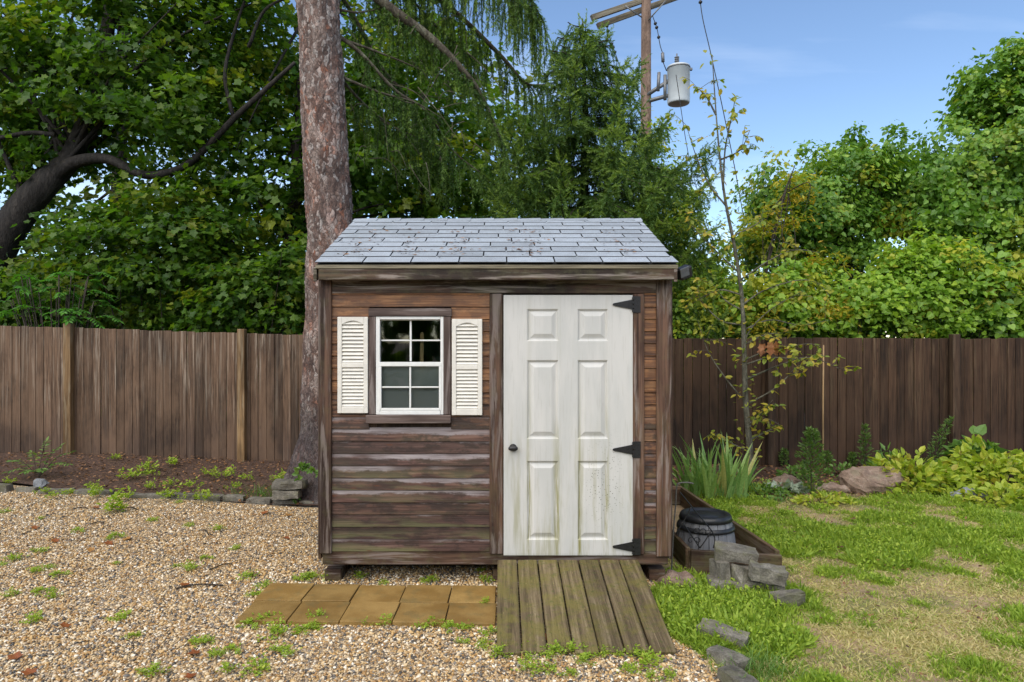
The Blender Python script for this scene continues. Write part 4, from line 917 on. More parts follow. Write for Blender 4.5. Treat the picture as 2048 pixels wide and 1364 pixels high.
boughs = [  # pixel path with depth, radius, hanging length, twig step, live tips?
    ([(640, -110, 7.9), (760, 0, 8.05), (860, 75, 8.2), (925, 140, 8.3), (965, 195, 8.4), (1010, 300, 8.5)], .075, .55, .045, True),
    ([(640, -170, 7.9), (760, -90, 8.3), (905, 20, 8.8), (1000, 110, 9.1), (1050, 165, 9.2), (1090, 170, 9.3)], .05, .75, .030, True),
    ([(640, -150, 7.9), (800, -110, 8.2), (950, -70, 8.5), (1040, -30, 8.7), (1085, 40, 8.8)], .05, .85, .018, True),
    ([(660, 60, 7.8), (720, 105, 7.9), (790, 180, 8.1), (855, 225, 8.3), (905, 300, 8.5), (960, 345, 8.6)], .028, .55, .06, False),
    ([(672, 75, 7.8), (745, 100, 8.0), (820, 130, 8.2), (845, 142, 8.3)], .02, .3, .12, False),
    ([(672, 150, 7.8), (760, 185, 8.0), (830, 205, 8.2), (890, 240, 8.4)], .02, .5, .05, False),
    ([(680, 20, 7.9), (720, 25, 8.0), (770, 15, 8.1)], .018, .2, .1, False),
    ([(640, -60, 7.9), (700, 20, 8.4), (760, 130, 8.8), (810, 190, 9.0), (850, 260, 9.2), (900, 330, 9.3)], .03, .6, .04, False),
    ([(650, 120, 7.9), (730, 210, 8.6), (800, 260, 9.0), (900, 300, 9.3)], .022, .75, .03, False),
    ([(640, -120, 7.9), (780, -40, 8.6), (880, 60, 9.2), (950, 120, 9.5)], .03, .9, .028, True),
    ([(640, -200, 7.9), (860, -140, 8.6), (1000, -60, 9.2), (1060, 20, 9.5)], .035, .9, .024, True),
    ([(560, -140, 7.7), (420, -90, 7.9), (330, -40, 8.1)], .03, .3, .08, False)]
for pts, r, L, st, live in boughs:
    c_ = curve([SB + Vector((.0, 0, Z(pts[0][1], pts[0][2])))] * 0 + [at(*q) for q in pts], 9); wood_t.append((c_, [r * (1 - .8 * i / (len(c_) - 1)) for i in range(len(c_))]))
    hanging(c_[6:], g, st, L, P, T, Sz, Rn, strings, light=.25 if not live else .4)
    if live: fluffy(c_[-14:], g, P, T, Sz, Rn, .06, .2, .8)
# small bare twigs
for _ in range(60):
    c0 = at(g.uniform(690, 950), g.uniform(10, 330), g.uniform(7.9, 8.8)); v = Vector((g.uniform(-.6, 1), g.uniform(-.4, .4), g.uniform(-1.0, .2))) * g.uniform(.3, .8)
    wood_t.append((curve([c0, c0 + v * .5 + Vector((0, 0, g.uniform(-.05, .12))), c0 + v], 4), [.006 - .0005 * i for i in range(9)]))
link('boughs', join_tubes('boughs', wood_t, LICH, SB, 8), SB, spruce)
tag(link('twigs', join_tubes('twigs', strings, TWIG, SB, 3), SB, spruce), kind='stuff')
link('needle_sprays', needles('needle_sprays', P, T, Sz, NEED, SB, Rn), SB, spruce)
# the younger spruce behind the shed, fully clothed
BB = Vector((X(1165, 11.0), 11.0, 0)); TOP = Z(35, 11.0)
sp2 = thing('spruce_tree', BB, 'younger drooping spruce rising behind the shed below the transformer', 'tree')
link('trunk', join_tubes('trunk', [([BB, BB + Vector((0, 0, 3)), BB + Vector((.05, 0, 5.2)), BB + Vector((0, 0, TOP - .02))], [.14, .1, .055, .01])], BARK, BB, 12), BB, sp2)
P = []; T = []; Sz = []; Rn = []; wood_t = []; z = 1.9; strings = []
while z < TOP - .15:
    f = (TOP - z) / TOP; Lb = min(2.3, .16 + 2.0 * min(1, f * 2.9)); n = max(5, int(10 * min(1, f * 2.6)))
    a0 = g.uniform(0, 6.28)
    for k in range(n):
        a = a0 + 6.283 * k / n + g.uniform(-.25, .25); dv = Vector((math.cos(a), math.sin(a), 0)); L = Lb * g.uniform(.65, 1.15)
        if z < 3.0 and math.sin(a) < -.1: L = min(L, 1.25 / -math.sin(a))
        if math.sin(a) > .75 or (z < 3.4 and math.cos(a) < .25): continue                                  # the far side cannot be seen
        o = BB + Vector((0, 0, z + g.uniform(-.1, .1))); c_ = curve([o, o + dv * L * .45 + Vector((0, 0, -.08 * L)), o + dv * L * .8 + Vector((0, 0, -.22 * L)), o + dv * L + Vector((0, 0, -.10 * L + g.uniform(-.05, .1)))], 7)
        wood_t.append((c_, [.018 * (1 - .8 * i / (len(c_) - 1)) for i in range(len(c_))]))
        hanging(c_[1:], g, .066, .14 + .24 * min(1, L), P, T, Sz, Rn, None, .2, .19, .3); fluffy(c_[4:], g, P, T, Sz, Rn, .052, .27, .85 + g.uniform(-.2, .25))
    if z > 2.9:                                                           # short inner boughs clothing the stem
        for k in range(3):
            a = -math.pi / 2 + g.uniform(-1.1, 1.1); dv = Vector((math.cos(a), math.sin(a), 0)); L = min(Lb, g.uniform(.35, .8)); o = BB + Vector((0, 0, z + g.uniform(-.1, .1))); c_ = curve([o, o + dv * L * .6 + Vector((0, 0, -.05)), o + dv * L + Vector((0, 0, -.12 * L))], 6)
            wood_t.append((c_, [.010] * len(c_))); hanging(c_[1:], g, .07, .45, P, T, Sz, Rn, None, .25, .19, .3)
    z += .185
link('boughs', join_tubes('boughs', wood_t, TWIG, BB, 4), BB, sp2)
link('needle_sprays', needles('needle_sprays', P, T, Sz, NEED, BB, Rn), BB, sp2)

# ------------------------------------------------------------------ utility pole
D = 20.0
POLE = bark_mat('pole_wood', ((.07, .045, .033), (.15, .10, .075), (.23, .165, .13)), 6)
ARM = wood('crossarm_wood', 'x', (.10, .085, .06), (.22, .19, .135), (.3, .28, .22), .4)
GREY = plain('transformer_paint', (.50, .54, .57), .4, .5, 0, .06, 4)
PORC = plain('porcelain', (.12, .125, .14), .25, .6); STEEL = plain('galvanised', (.15, .155, .16), .45, .5, .4)
pb = Vector((X(1291, D), D, 0)); pole = thing('utility_pole', pb, 'brown wooden utility pole with crossarms and grey transformer behind the spruce', 'utility pole')
tp = Z(-60, D)
link('shaft', join_tubes('shaft', [([pb, pb + Vector((.0, 0, 5)), pb + Vector((.02, 0, tp))], [.19, .165, .135])], POLE, pb, 18), pb, pole)
def seg(n, p0, p1, r, mat=STEEL, par=pole): a = at(*p0); b = at(*p1); return link(n, join_tubes(n, [([a, a.lerp(b, .5), b], [r, r, r])], mat, a, 8), a, par)
for y0, dd in ((0, D - .25), (0, D + .27)):
    off = (0 if dd < D else 26)
    bar('crossarm', at(1183 + (2 if off else 0) + (10 if off else 0), 36 + off * .62, dd - .25), at(1405, -38 + off * .62 - 2, dd + .95), .155, .11, ARM, pole, .006)
seg('brace', (1250, 12, D - .3), (1284, 35, D - .16), .02); seg('brace', (1331, 2, D - .3), (1297, 40, D - .16), .02)
def transformer(px, py0, py1, d, w, par):
    c0 = at(px, py1, d); H = (py1 - py0) * d / F; r = w / 2
    t = link('transformer', None, c0, par)
    def lm(n, prof, mat, o, nseg=28):
        V, Fc = lathe(prof, nseg); me = bpy.data.meshes.new(n); me.from_pydata(V, [], Fc); me.materials.append(mat)
        for f in me.polygons: f.use_smooth = True
        md = link(n, me, o, t); return md
    lm('tank', [(.001, .02), (r * .93, .0), (r * .97, .012), (r, .05), (r, H * .93), (r * 1.03, H * .935), (r * 1.03, H * .965), (r * .98, H * .985), (r * .5, H * 1.02), (.001, H * 1.03)], GREY, c0)
    lm('lid_band', [(r * 1.035, H * .915), (r * 1.05, H * .92), (r * 1.05, H * .945), (r * 1.035, H * .95)], STEEL, c0)
    pr = [(.001, 0)] ; zz_ = 0
    for k in range(5): pr += [(.035, zz_), (.075, zz_ + .02), (.07, zz_ + .035), (.035, zz_ + .045)]; zz_ += .055
    pr += [(.02, zz_), (.02, zz_ + .08), (.001, zz_ + .08)]
    lm('bushing', pr, PORC, c0 + Vector((-.05, 0, H * 1.0)), 14)
    for s in (.35, -.3): box('lug', (c0.x + r * .9 * math.cos(s) * (1 if s > 0 else 1) - .03, c0.x + r * math.cos(s) + .06), (c0.y - r * abs(math.sin(s)) - .05, c0.y - r * abs(math.sin(s)) + .02), (c0.z + H * .84, c0.z + H * .9), STEEL, t, .006)
    return t
transformer(1357, 132, 208, D - .2, .64, pole)

seg('bracket', (1294, 190, D - .1), (1340, 160, D - .2), .06); seg('bracket', (1294, 203, D - .1), (1340, 190, D - .2), .06); seg('bracket', (1330, 150, D - .2), (1330, 200, D - .2), .05); seg('cutout', (1318, 145, D - .2), (1316, 182, D - .2), .05, PORC); seg('arrester', (1325, 106, D - .2), (1326, 124, D - .2), .05, PORC); seg('jumper', (1326, 124, D - .2), (1333, 142, D - .2), .014, BLACK)
def wire(n, pts, r, beads, par):
    c_ = curve([at(*q) for q in pts], 10); o = c_[0]; tubes = [(c_, [r] * len(c_))]
    for t in beads:
        k = int(t * (len(c_) - 1)); p = c_[k]; tg = (c_[min(k + 1, len(c_) - 1)] - c_[max(k - 1, 0)]).normalized()
        tubes.append(([p - tg * .05, p - tg * .02, p + tg * .02, p + tg * .05], [.012, .05, .05, .012]))
    return link(n, join_tubes(n, tubes, BLACK, o, 6), o, par)
wire('drop_wire', [(1212, 42, D), (1219, 75, D), (1228, 100, D), (1236, 122, D)], .012, (.12, .22, .32, .5, .62, .74), pole)
wire('drop_wire', [(1305, 32, D), (1314, 58, D), (1320, 90, D), (1325, 106, D)], .012, (.2, .3, .5), pole)
w1 = wire('overhead_wire', [(1398, -30, 18), (1404, 30, 18), (1422, 110, 18), (1450, 240, 18), (1476, 372, 18), (1500, 520, 18), (1512, 640, 18)], .012, (.04, .07, .10), None)
tag(w1, 'thin black overhead wire slanting down across the sky behind the sapling', 'wire')
w2 = wire('overhead_wire', [(1352, 150, 19), (1375, 300, 19), (1400, 400, 19), (1430, 500, 19), (1455, 610, 19)], .010, (), None)
tag(w2, 'thin wire running down from the transformer behind the sapling', 'wire')
# ------------------------------------------------------------------ stones
def stone_mat(name, a, b, c_, moss=None, rough=.7):
    m = M(name); o = m.roff(m.obj(), 19); n = m.noise(o, 11, 7, .62); f = m.noise(o, 90, 4, .7)
    c = m.ramp(n, [(.32, a), (.52, b), (.72, c_)]); c = m.mix(m.mr(f, .4, .6, .5, 0), c, tuple(x * .55 for x in a))
    if moss: c = m.mix(m.mr(m.noise(o, 6, 5, .65), .5, .64, 0, .55), c, moss)
    c = m.mix(1.0, c, m.mr(m.rand(), 0, 1, .8, 1.15, 'LINEAR'), 'MULTIPLY')
    return m.done(m.bsdf(c, rough, .35, m.bump(m.math('ADD', n, m.math('MULTIPLY', f, .5)), .6, .008)))
SLATE = stone_mat('edging_stone', (.085, .078, .064), (.175, .162, .135), (.30, .28, .235), (.13, .13, .065))
BOULD = stone_mat('boulder', (.16, .11, .085), (.27, .19, .145), (.36, .29, .235), (.20, .18, .12), .8)
FLATS = stone_mat('flat_stone', (.13, .14, .155), (.22, .235, .255), (.3, .31, .33))
def stone_mesh(size, mat, seed, rough=.012, roundness=.0, curve_=0.0, sub=3):
    """hewn block: split faces, worn arrises, optional bow along its length"""
    bm = bmesh.new(); bmesh.ops.create_cube(bm, size=1); bmesh.ops.subdivide_edges(bm, edges=bm.edges[:], cuts=sub, use_grid_fill=True)
    g = random.Random(seed); sx_, sy_, sz_ = size; o3 = Vector((g.uniform(0, 50), g.uniform(0, 50), g.uniform(0, 50)))
    for v in bm.verts:
        c = v.co.copy(); u = c * 2
        if roundness: s = u.normalized(); c = c.lerp(s * .56, roundness)
        e = sorted(abs(x) for x in (u.x, u.y, u.z)); 
        if e[1] > .98: c *= .965
        p = Vector((c.x * sx_, c.y * sy_, c.z * sz_)); p.y += curve_ * (1 - 4 * (c.x) ** 2) * sx_ * .35
        nz = mn.noise_vector(p * 16 + o3) * rough + mn.noise_vector(p * 5 + o3) * rough * 1.4; v.co = p + nz
    me = bpy.data.meshes.new('stone'); bm.to_mesh(me); bm.free(); me.materials.append(mat)
    return me
def stone(name, label, cat, c, size, rz, seed, mat=SLATE, group=None, tilt=(0, 0), **k):
    o = link(name, stone_mesh(size, mat, seed, **k), c, rot=(tilt[0], tilt[1], rz)); return tag(o, label, cat, group)
ORD = ['first', 'second', 'third', 'fourth', 'fifth', 'sixth', 'seventh', 'eighth', 'ninth', 'tenth', 'eleventh', 'twelfth']
# row of edging stones between the gravel and the left bed, counted from the spruce
edg = [(596, 636, 1013), (544, 597, 1012), (490, 543, 1010), (444, 489, 1005), (393, 443, 1004), (340, 391, 1002), (255, 338, 1001), (143, 225, 994), (72, 143, 993), (30, 70, 990), (-40, 16, 990)]
for i, (a, b, y) in enumerate(edg):
    d = gd(y - 3); xa, xb_ = X(a, d), X(b, d); h = .075 if i else .06
    if i == len(edg) - 1: h = .12
    stone('edging_stone', f'grey edging stone at the gravel border, {ORD[i]} counted from the spruce trunk', 'edging stone', ((xa + xb_) / 2, d + .05, terrain(xa, d) + h * .18), (xb_ - xa - .012, .105, h), -.06 + R.uniform(-.06, .06), 100 + i, group='edging stones along the left bed', rough=.009)
d = 7.20
stone('stone_block', 'hewn grey stone block lying lowest at the spruce roots', 'stone block', (X(573, d), d + .02, .115), (.29, .13, .085), -.05, 131, rough=.010)
stone('stone_block', 'rough domed stone block topmost on the pile at the spruce roots', 'stone block', (X(578, d), d + .06, .215), (.36, .17, .095), -.12, 132, rough=.016, roundness=.18, tilt=(.0, -.04))
# pile right of the shed
def pst(label, px, py, z, size, rz, seed, tilt=(0, 0), name='stone_block', **k):
    d = gd(py, z); stone(name, label, 'stone block', (X(px, d), d, z), size, rz, seed, tilt=tilt, group='loose stone blocks right of the ramp', **k)
pst('long flat stone block topmost on the pile beside the raised bed', 1471, 1106, .235, (.29, .16, .085), -.22, 141, (.10, .10), rough=.010)
pst('small upright stone block under the top of the pile, nearest the shed', 1439, 1143, .115, (.085, .15, .14), .25, 142, (-.05, .0), rough=.012)
pst('small wedge shaped stone block in the middle of the pile', 1485, 1149, .115, (.105, .14, .12), .35, 143, (.0, .12), rough=.014)
pst('chunky stone block on the side of the pile facing the lawn', 1536, 1146, .155, (.255, .15, .10), -.30, 144, (.05, .14), rough=.016, roundness=.1)
pst('thin stone block wedged low on the lawn side of the pile', 1530, 1168, .055, (.27, .18, .085), -.30, 145, (.05, .10), rough=.014)
pst('flat stone block at the bottom of the pile beside the weeds', 1457, 1172, .035, (.27, .17, .08), -.10, 146, (.03, .02), rough=.012)
pst('dark lone stone block lying on the grass below the pile', 1574, 1196, .045, (.205, .13, .095), .22, 147, (.06, -.14), rough=.014, roundness=.22)
def lst(label, px, py, z, size, rz, seed, **k): pst(label, px, py, z, size, rz, seed, **k)
lst('long curved stone edging block on the grass beside the ramp foot', 1443, 1273, .035, (.285, .10, .09), -.62, 148, curve_=.14, rough=.009, tilt=(.12, .10))
lst('curved edging block sunk in the grass between two others beside the gravel', 1455, 1322, .02, (.215, .10, .085), -1.0, 149, curve_=.12, rough=.009)
lst('edging block cut by the bottom of the picture beside the gravel', 1478, 1366, .02, (.21, .10, .085), -1.2, 150, curve_=.1, rough=.009)
# boulders in the right bed
def bst(label, px, py, size, seed, mat=BOULD, rz=0, name='boulder', z=.06, **k):
    d = gd(py); stone(name, label, 'boulder' if name == 'boulder' else 'stone', (X(px, d), d + size[1] * .4, z), size, rz, seed, mat, roundness=.82, rough=.03, sub=7, **k)
bst('large pinkish rounded boulder in the bed by the dark fence', 1762, 990, (.66, .42, .36), 161, z=.10)
bst('small brown boulder beside the grey leaved plant', 1578, 984, (.30, .24, .22), 162)
bst('low brown stone half buried between the tall weed and the large boulder', 1668, 988, (.36, .22, .16), 163, z=.03)
bst('flat blue grey stone at the front of the yellow green plants', 1948, 1003, (.34, .22, .13), 164, FLATS, name='flat_stone', z=.04)
bst('round pale grey stone behind the gravel edging, far left', 78, 984, (.15, .12, .10), 165, FLATS, name='flat_stone', z=.09)
bst('small half buried brown stone in the weeds beside the ramp', 1362, 1180, (.26, .2, .12), 166, name='flat_stone', z=.02)

# ------------------------------------------------------------------ raised bed box, barrel, iron hooks
BEDW = wood('bed_board', 'x', (.06, .033, .02), (.16, .10, .06), (.24, .21, .17), .4, moss=(.13, .14, .05), moss_amt=.3)
rb = thing('raised_bed', (1.75, 6.1, 0), 'low brown timber raised bed frame beside the shed holding the barrel', 'raised bed')
bar('front_board', (1.44, 5.155, .075), (2.075, 5.03, .075), .17, .034, BEDW, rb, .004); bar('side_board', (1.425, 5.18, .085), (1.40, 7.2, .085), .17, .034, BEDW, rb, .004)
bar('side_board', (2.06, 5.065, .085), (1.92, 7.2, .10), .19, .034, BEDW, rb, .004); bar('back_board', (1.42, 7.235, .10), (1.93, 7.235, .10), .19, .034, BEDW, rb, .004)
for (xx, yy) in ((1.452, 5.195), (2.035, 5.09)): box('corner_post', (xx - .022, xx + .022), (yy - .022, yy + .022), (-.03, .150), BEDW, rb, .003)
BPL = plain('barrel_black', (.017, .018, .02), .42, .5, 0, .3, 30)
m = M('barrel_grey'); o_ = m.obj(); n = m.noise(m.map(o_, (20, 20, 2)), 1, 6, .6); BGR = m.done(m.bsdf(m.ramp(n, [(.3, (.10, .105, .115)), (.7, (.23, .235, .25))]), .55, .35, m.bump(n, .4, .004)))
bc = Vector((1.655, 5.50, .0)); ba = thing('barrel_planter', bc, 'upturned grey barrel planter with black hoops beside the shed', 'barrel')
H = .35
def rad(z): return .238 - .052 * (z / H) + .012 * math.sin(math.pi * z / H)
ns = 18
for k in range(ns):
    V = []; a0 = 2 * math.pi * k / ns + .012; a1 = 2 * math.pi * (k + 1) / ns - .012; zs_ = [0, .07, .14, .21, .28, H - .02]
    for z in zs_:
        for a, q in ((a0, 0), ((a0 + a1) / 2, .004), (a1, 0), (a1, -.02), (a0, -.02)): V.append(((rad(z) + q) * math.cos(a), (rad(z) + q) * math.sin(a), z))
    Fc = [(i * 5 + j, i * 5 + (j + 1) % 5, (i + 1) * 5 + (j + 1) % 5, (i + 1) * 5 + j) for i in range(len(zs_) - 1) for j in range(5)]
    me = bpy.data.meshes.new('stave'); me.from_pydata(V, [], Fc); me.materials.append(BGR); link('stave', me, bc, ba)
def ring(n, z0, z1, ex, mat):
    pr = [(rad(z0) - .004, z0), (rad(z0) + ex, z0 + .002), (rad((z0 + z1) / 2) + ex + .002, (z0 + z1) / 2), (rad(z1) + ex, z1 - .002), (rad(z1) - .004, z1)]; V, Fc = lathe(pr, 40); me = bpy.data.meshes.new(n); me.from_pydata(V, [], Fc); me.materials.append(mat)
    for f in me.polygons: f.use_smooth = True
    link(n, me, bc, ba)
ring('hoop', .232, .268, .014, BPL); ring('hoop', .012, .055, .014, BPL)
V, Fc = lathe([(rad(H - .045) - .002, H - .045), (rad(H - .045) + .012, H - .043), (rad(H) + .014, H - .012), (rad(H) + .006, H), (rad(H) - .028, H + .001), (rad(H) - .036, H - .012), (rad(H) - .075, H - .012), (rad(H) - .08, H - .006), (.001, H - .006)], 44); me = bpy.data.meshes.new('base_rim'); me.from_pydata(V, [], Fc); me.materials.append(BPL)
for f in me.polygons: f.use_smooth = True
link('base_rim', me, bc, ba)
def z3(x, y, d): return at(1300 + x / 2.508, 820 + y / 2.508, d)
hk_ = z3(105, 840, 5.0); hk_.z = -.02
h1 = tag(link('shepherd_hook', join_tubes('hook', [(curve([hk_, z3(118, 600, 5.0), z3(128, 480, 5.0), z3(134, 385, 5.0), z3(150, 366, 5.0), z3(195, 364, 5.0), z3(218, 370, 5.0)], 6), [.0055] * 37)], plain('grey_iron', (.09, .085, .08), .5), hk_, 8), hk_), 'thin grey metal hook stake upright at the corner of the shed', 'hook stake')
dI = 5.215; ib = z3(250, 700, dI)
tr = thing('iron_trellis', ib, 'black wrought iron trellis with scrolls leaning in front of the barrel', 'trellis')
def rod(n, pts, r=.0048): c_ = curve([z3(x, y, dI - .0) for x, y in pts], 6); link(n, join_tubes(n, [(c_, [r] * len(c_))], BLACK, ib, 7), ib, tr)
rod('frame_rod', [(150, 412), (205, 480), (265, 552), (312, 610), (325, 650), (318, 692)]); rod('frame_rod', [(206, 486), (170, 555), (130, 620)]); rod('frame_rod', [(160, 560), (205, 625), (250, 692)]); rod('frame_rod', [(250, 692), (280, 650), (306, 606)])
for cx, cy, s in ((232, 608, 1), (268, 612, -1), (205, 655, 1), (238, 655, -1)): rod('scroll', [(cx + s * (4 + 1.9 * k) * math.cos(k * .75), cy + (4 + 1.9 * k) * math.sin(k * .75)) for k in range(9)], .0035)

# ------------------------------------------------------------------ sapling in the right bed
SD = 8.67
GSAP = leaf_mat('sapling_leaf', [(.18, .26, .04), (.28, .34, .045), (.40, .37, .05), (.50, .36, .05)], (.42, .28, .04), .4)
SAPB = bark_mat('sapling_bark', ((.05, .045, .035), (.12, .115, .085), (.24, .24, .18)), 22)
sb = at(1503, 958, SD); sb.z = 0
sap = thing('sapling', sb, 'slender young tree with sparse yellowing leaves in front of the dark fence', 'tree')
tk = [(1503, 958), (1498, 880), (1491, 800), (1488, 700), (1484, 600), (1470, 500), (1452, 410), (1441, 330), (1433, 240), (1424, 110)]
br = [[(1487, 690), (1500, 660), (1540, 620), (1600, 585)], [(1492, 806), (1450, 755), (1415, 700), (1395, 640)], [(1496, 808), (1545, 780), (1580, 750), (1605, 745)], [(1452, 412), (1420, 372), (1395, 320), (1372, 250)], [(1446, 380), (1450, 300), (1462, 240), (1470, 200)], [(1477, 545), (1445, 515), (1410, 480), (1370, 440)],
      [(1484, 620), (1450, 600), (1420, 560)], [(1470, 470), (1510, 450), (1550, 420)], [(1489, 720), (1540, 700), (1600, 690)], [(1497, 850), (1520, 830), (1545, 800)], [(1499, 880), (1540, 860), (1560, 850)], [(1432, 230), (1410, 190), (1385, 170)], [(1440, 320), (1480, 300), (1500, 260)], [(1500, 905), (1470, 890), (1430, 870)], [(1485, 650), (1440, 640), (1400, 600), (1380, 580)], [(1489, 760), (1560, 730), (1620, 715), (1690, 742)], [(1486, 660), (1540, 640), (1600, 650), (1660, 640)], [(1484, 610), (1530, 580), (1600, 560), (1650, 570)], [(1487, 690), (1530, 670), (1580, 665)], [(1488, 730), (1540, 715), (1610, 720)], [(1483, 590), (1440, 580), (1395, 600), (1370, 620)], [(1480, 560), (1540, 520), (1590, 500), (1640, 505)]]
tbs = [(curve([at(x, y, SD) for x, y in tk], 5), list(np.interp(np.linspace(0, 1, 46), [0, .3, 1], [.052, .038, .006])))]
tbs[0] = (tbs[0][0], np.interp(np.linspace(0, 1, len(tbs[0][0])), [0, .35, 1], [.044, .029, .005]))
link('trunk', join_tubes('trunk', tbs, SAPB, sb, 10), sb, sap)
g = random.Random(33); bt = []; P = []; T = []; Nn = []
for b in br:
    dd = g.uniform(-.35, .35); pts = curve([at(x, y, SD + dd * i / (len(b) - 1)) for i, (x, y) in enumerate(b)], 6); bt.append((pts, np.linspace(.013, .003, len(pts))))
    for q in range(4):
        i = g.randrange(len(pts) // 2, len(pts)); a = pts[i]; v = Vector((g.uniform(-1, 1), g.uniform(-1, 1), g.uniform(-.4, .8))).normalized() * g.uniform(.15, .35); tw = curve([a, a + v * .6 + Vector((0, 0, .03)), a + v], 4); bt.append((tw, [.003] * len(tw)))
        for _ in range(7): j = g.randrange(2, len(tw)); P.append(tuple(tw[j])); T.append((g.uniform(-1, 1) + v.x, g.uniform(-1, 1), g.uniform(-1, .2))); Nn.append((g.uniform(-.6, .6), g.uniform(-1, .1), 1))
    for _ in range(18): p = pts[g.randrange(len(pts) // 3, len(pts))]; P.append(tuple(p)); T.append((g.uniform(-1, 1), g.uniform(-1, 1), g.uniform(-1, .3))); Nn.append((g.uniform(-.6, .6), g.uniform(-1, .1), 1))
tp_ = tbs[0][0]
for _ in range(230):
    i = g.randrange(3, len(tp_)); P.append(tuple(tp_[i] + Vector((g.uniform(-.16, .16), g.uniform(-.1, .1), g.uniform(-.1, .1))))); T.append((g.uniform(-1, 1), g.uniform(-1, 1), g.uniform(-1, .3))); Nn.append((g.uniform(-.6, .6), g.uniform(-1, .1), 1))
link('branches', join_tubes('branches', bt, SAPB, sb, 6), sb, sap)
link('leaves', leafmesh('leaves', OVAL, np.array(P), np.array(T), np.array(Nn), np.array([g.uniform(.06, .105) for _ in P]), GSAP, None, None, sb), sb, sap)
DEAD = leaf_mat('dead_leaf', [(.26, .10, .04), (.38, .16, .07), (.46, .23, .11)], (.3, .12, .05), .25)
P = []; T = []; Nn = []
for k in range(16): q = at(g.uniform(1522, 1572), g.uniform(683, 700), SD - .15 + g.uniform(-.05, .05)); P.append(tuple(q)); T.append((g.uniform(-.4, .4), g.uniform(-.3, .3), -1)); Nn.append((g.uniform(-.7, .7), -1, .2))
cl_ = link('dead_leaves', leafmesh('dead_leaves', MAPLE, np.array(P), np.array(T), np.array(Nn), np.array([g.uniform(.07, .11) for _ in P]), DEAD, None, None, sb), sb, sap); cl_['label'] = 'curled brown dead leaves caught on a twig'
# thin pale cane standing by the fence
cb = gp(1645, 935); cb.y = 9.2
tag(link('garden_cane', join_tubes('cane', [([cb + Vector((X(1646, 9.2) - cb.x, 0, -.02)), at(1646, 800, 9.2), at(1647, 690, 9.2)], [.010, .010, .009])], PALE, cb, 8), cb), 'thin pale cane standing against the dark fence', 'cane')

# ------------------------------------------------------------------ bed plants
IRIS = leaf_mat('iris_leaf', [(.18, .32, .10), (.26, .42, .135), (.34, .48, .15)], (.5, .44, .16), .3, .4)
def blade(V, Fc, base, dirv, L, w, bend, seg=6):
    up = Vector((0, 0, 1)); h = dirv.copy(); h.z = 0; h = h.normalized() if h.length > 1e-4 else Vector((1, 0, 0)); side = h.cross(up).normalized(); a = R.uniform(-.9, .9); side = (side * math.cos(a) + h * math.sin(a)).normalized(); p = base.copy(); dv = dirv.normalized(); k0 = len(V)
    for i in range(seg + 1):
        t = i / seg; ww = w * (1 - t ** 2.2) * (.8 + .4 * math.sin(t * 2.2)); V.append(tuple(p - side * ww / 2)); V.append(tuple(p + dv.cross(side) * ww * .12)); V.append(tuple(p + side * ww / 2)); p = p + dv * L / seg; dv = (dv + (h * bend - up * bend * .9 * t) / seg * 2).normalized()
    for i in range(seg):
        for j in (0, 1): a_ = k0 + i * 3 + j; Fc.append((a_, a_ + 1, a_ + 4, a_ + 3))
def iris(base, n, spread, L, label):
    V = []; Fc = []; rn = []
    for _ in range(n):
        a = R.uniform(0, 6.28); r = spread * math.sqrt(R.random()); o = Vector((r * math.cos(a), r * math.sin(a) * .6, 0)); dv = Vector((o.x * .9 + R.uniform(-.35, .35), o.y * .8 + R.uniform(-.3, .3), 1)); c0 = len(Fc)
        blade(V, Fc, o, dv, L * R.uniform(.5, 1.15), R.uniform(.036, .056), R.choice((.05, .12, .2, .75)) * R.uniform(.6, 1.3)); q = R.random(); rn += [q] * (len(Fc) - c0)
    root = thing('iris_clump', base, label, 'plant'); cl = [.95 if (int(q * 997) % 9 == 0) else 0 for q in rn]
    link('leaves', mesh_np('leaves', np.array(V), np.array(Fc), IRIS, False, {'rnd': rn, 'clu': cl}), base, root)
    link('rhizome', stone_mesh((spread * 1.2, spread * .8, .06), SOIL, 7, roundness=.8), base, root)
iris(Vector((X(1430, 7.5), 7.5, .02)), 105, .34, .66, 'sword leaved iris clump right of the shed behind the raised bed')
FINE = leaf_mat('fine_leaf', [(.06, .13, .03), (.10, .18, .035), (.14, .22, .045)], (.16, .2, .05), .3)
def spire(label, px, py, top, w, n, lean=0.0, mat=FINE, leaf=.05):
    b = gp(px, py); hgt = Z(top, b.y); root = thing('tall_weed', b, label, 'plant', 'tall weeds along the dark fence'); tip = Vector((lean, 0, hgt)); pts = curve([Vector((0, 0, 0)), tip * .5 + Vector((-lean * .15, 0, 0)), tip], 8)
    link('stem', join_tubes('stem', [(pts, np.linspace(.007, .002, len(pts)))], TWIG, (0, 0, 0), 6), b, root); g = np.random.default_rng(int(px)); pa = np.array([tuple(p) for p in pts])
    t = g.random(n) ** .8; idx = t * (len(pa) - 1); i = np.minimum(idx.astype(int), len(pa) - 2); P = pa[i] + (pa[i + 1] - pa[i]) * (idx - i)[:, None]; prof = np.sin(np.clip(t, .02, 1) ** .7 * math.pi) * .75 + .3; a = g.uniform(0, 6.28, n); rr = w * prof * g.random(n) ** .7; o = np.stack([np.cos(a) * rr, np.sin(a) * rr, rr * .5], 1)
    link('leaves', leafmesh('leaves', LANCE, P + o, o + g.normal(0, .012, (n, 3)) + np.array([0, 0, .012]), g.normal(0, 1, (n, 3)) + np.array([0, -.3, .8]), leaf * g.uniform(.6, 1.2, n), mat, None, None), b, root)
spire('bushy tall feathery weed before the fence, tallest and widest of the weeds', 1622, 992, 862, .14, 900)
spire('narrow feathery weed standing above the large boulder', 1730, 938, 852, .065, 330)
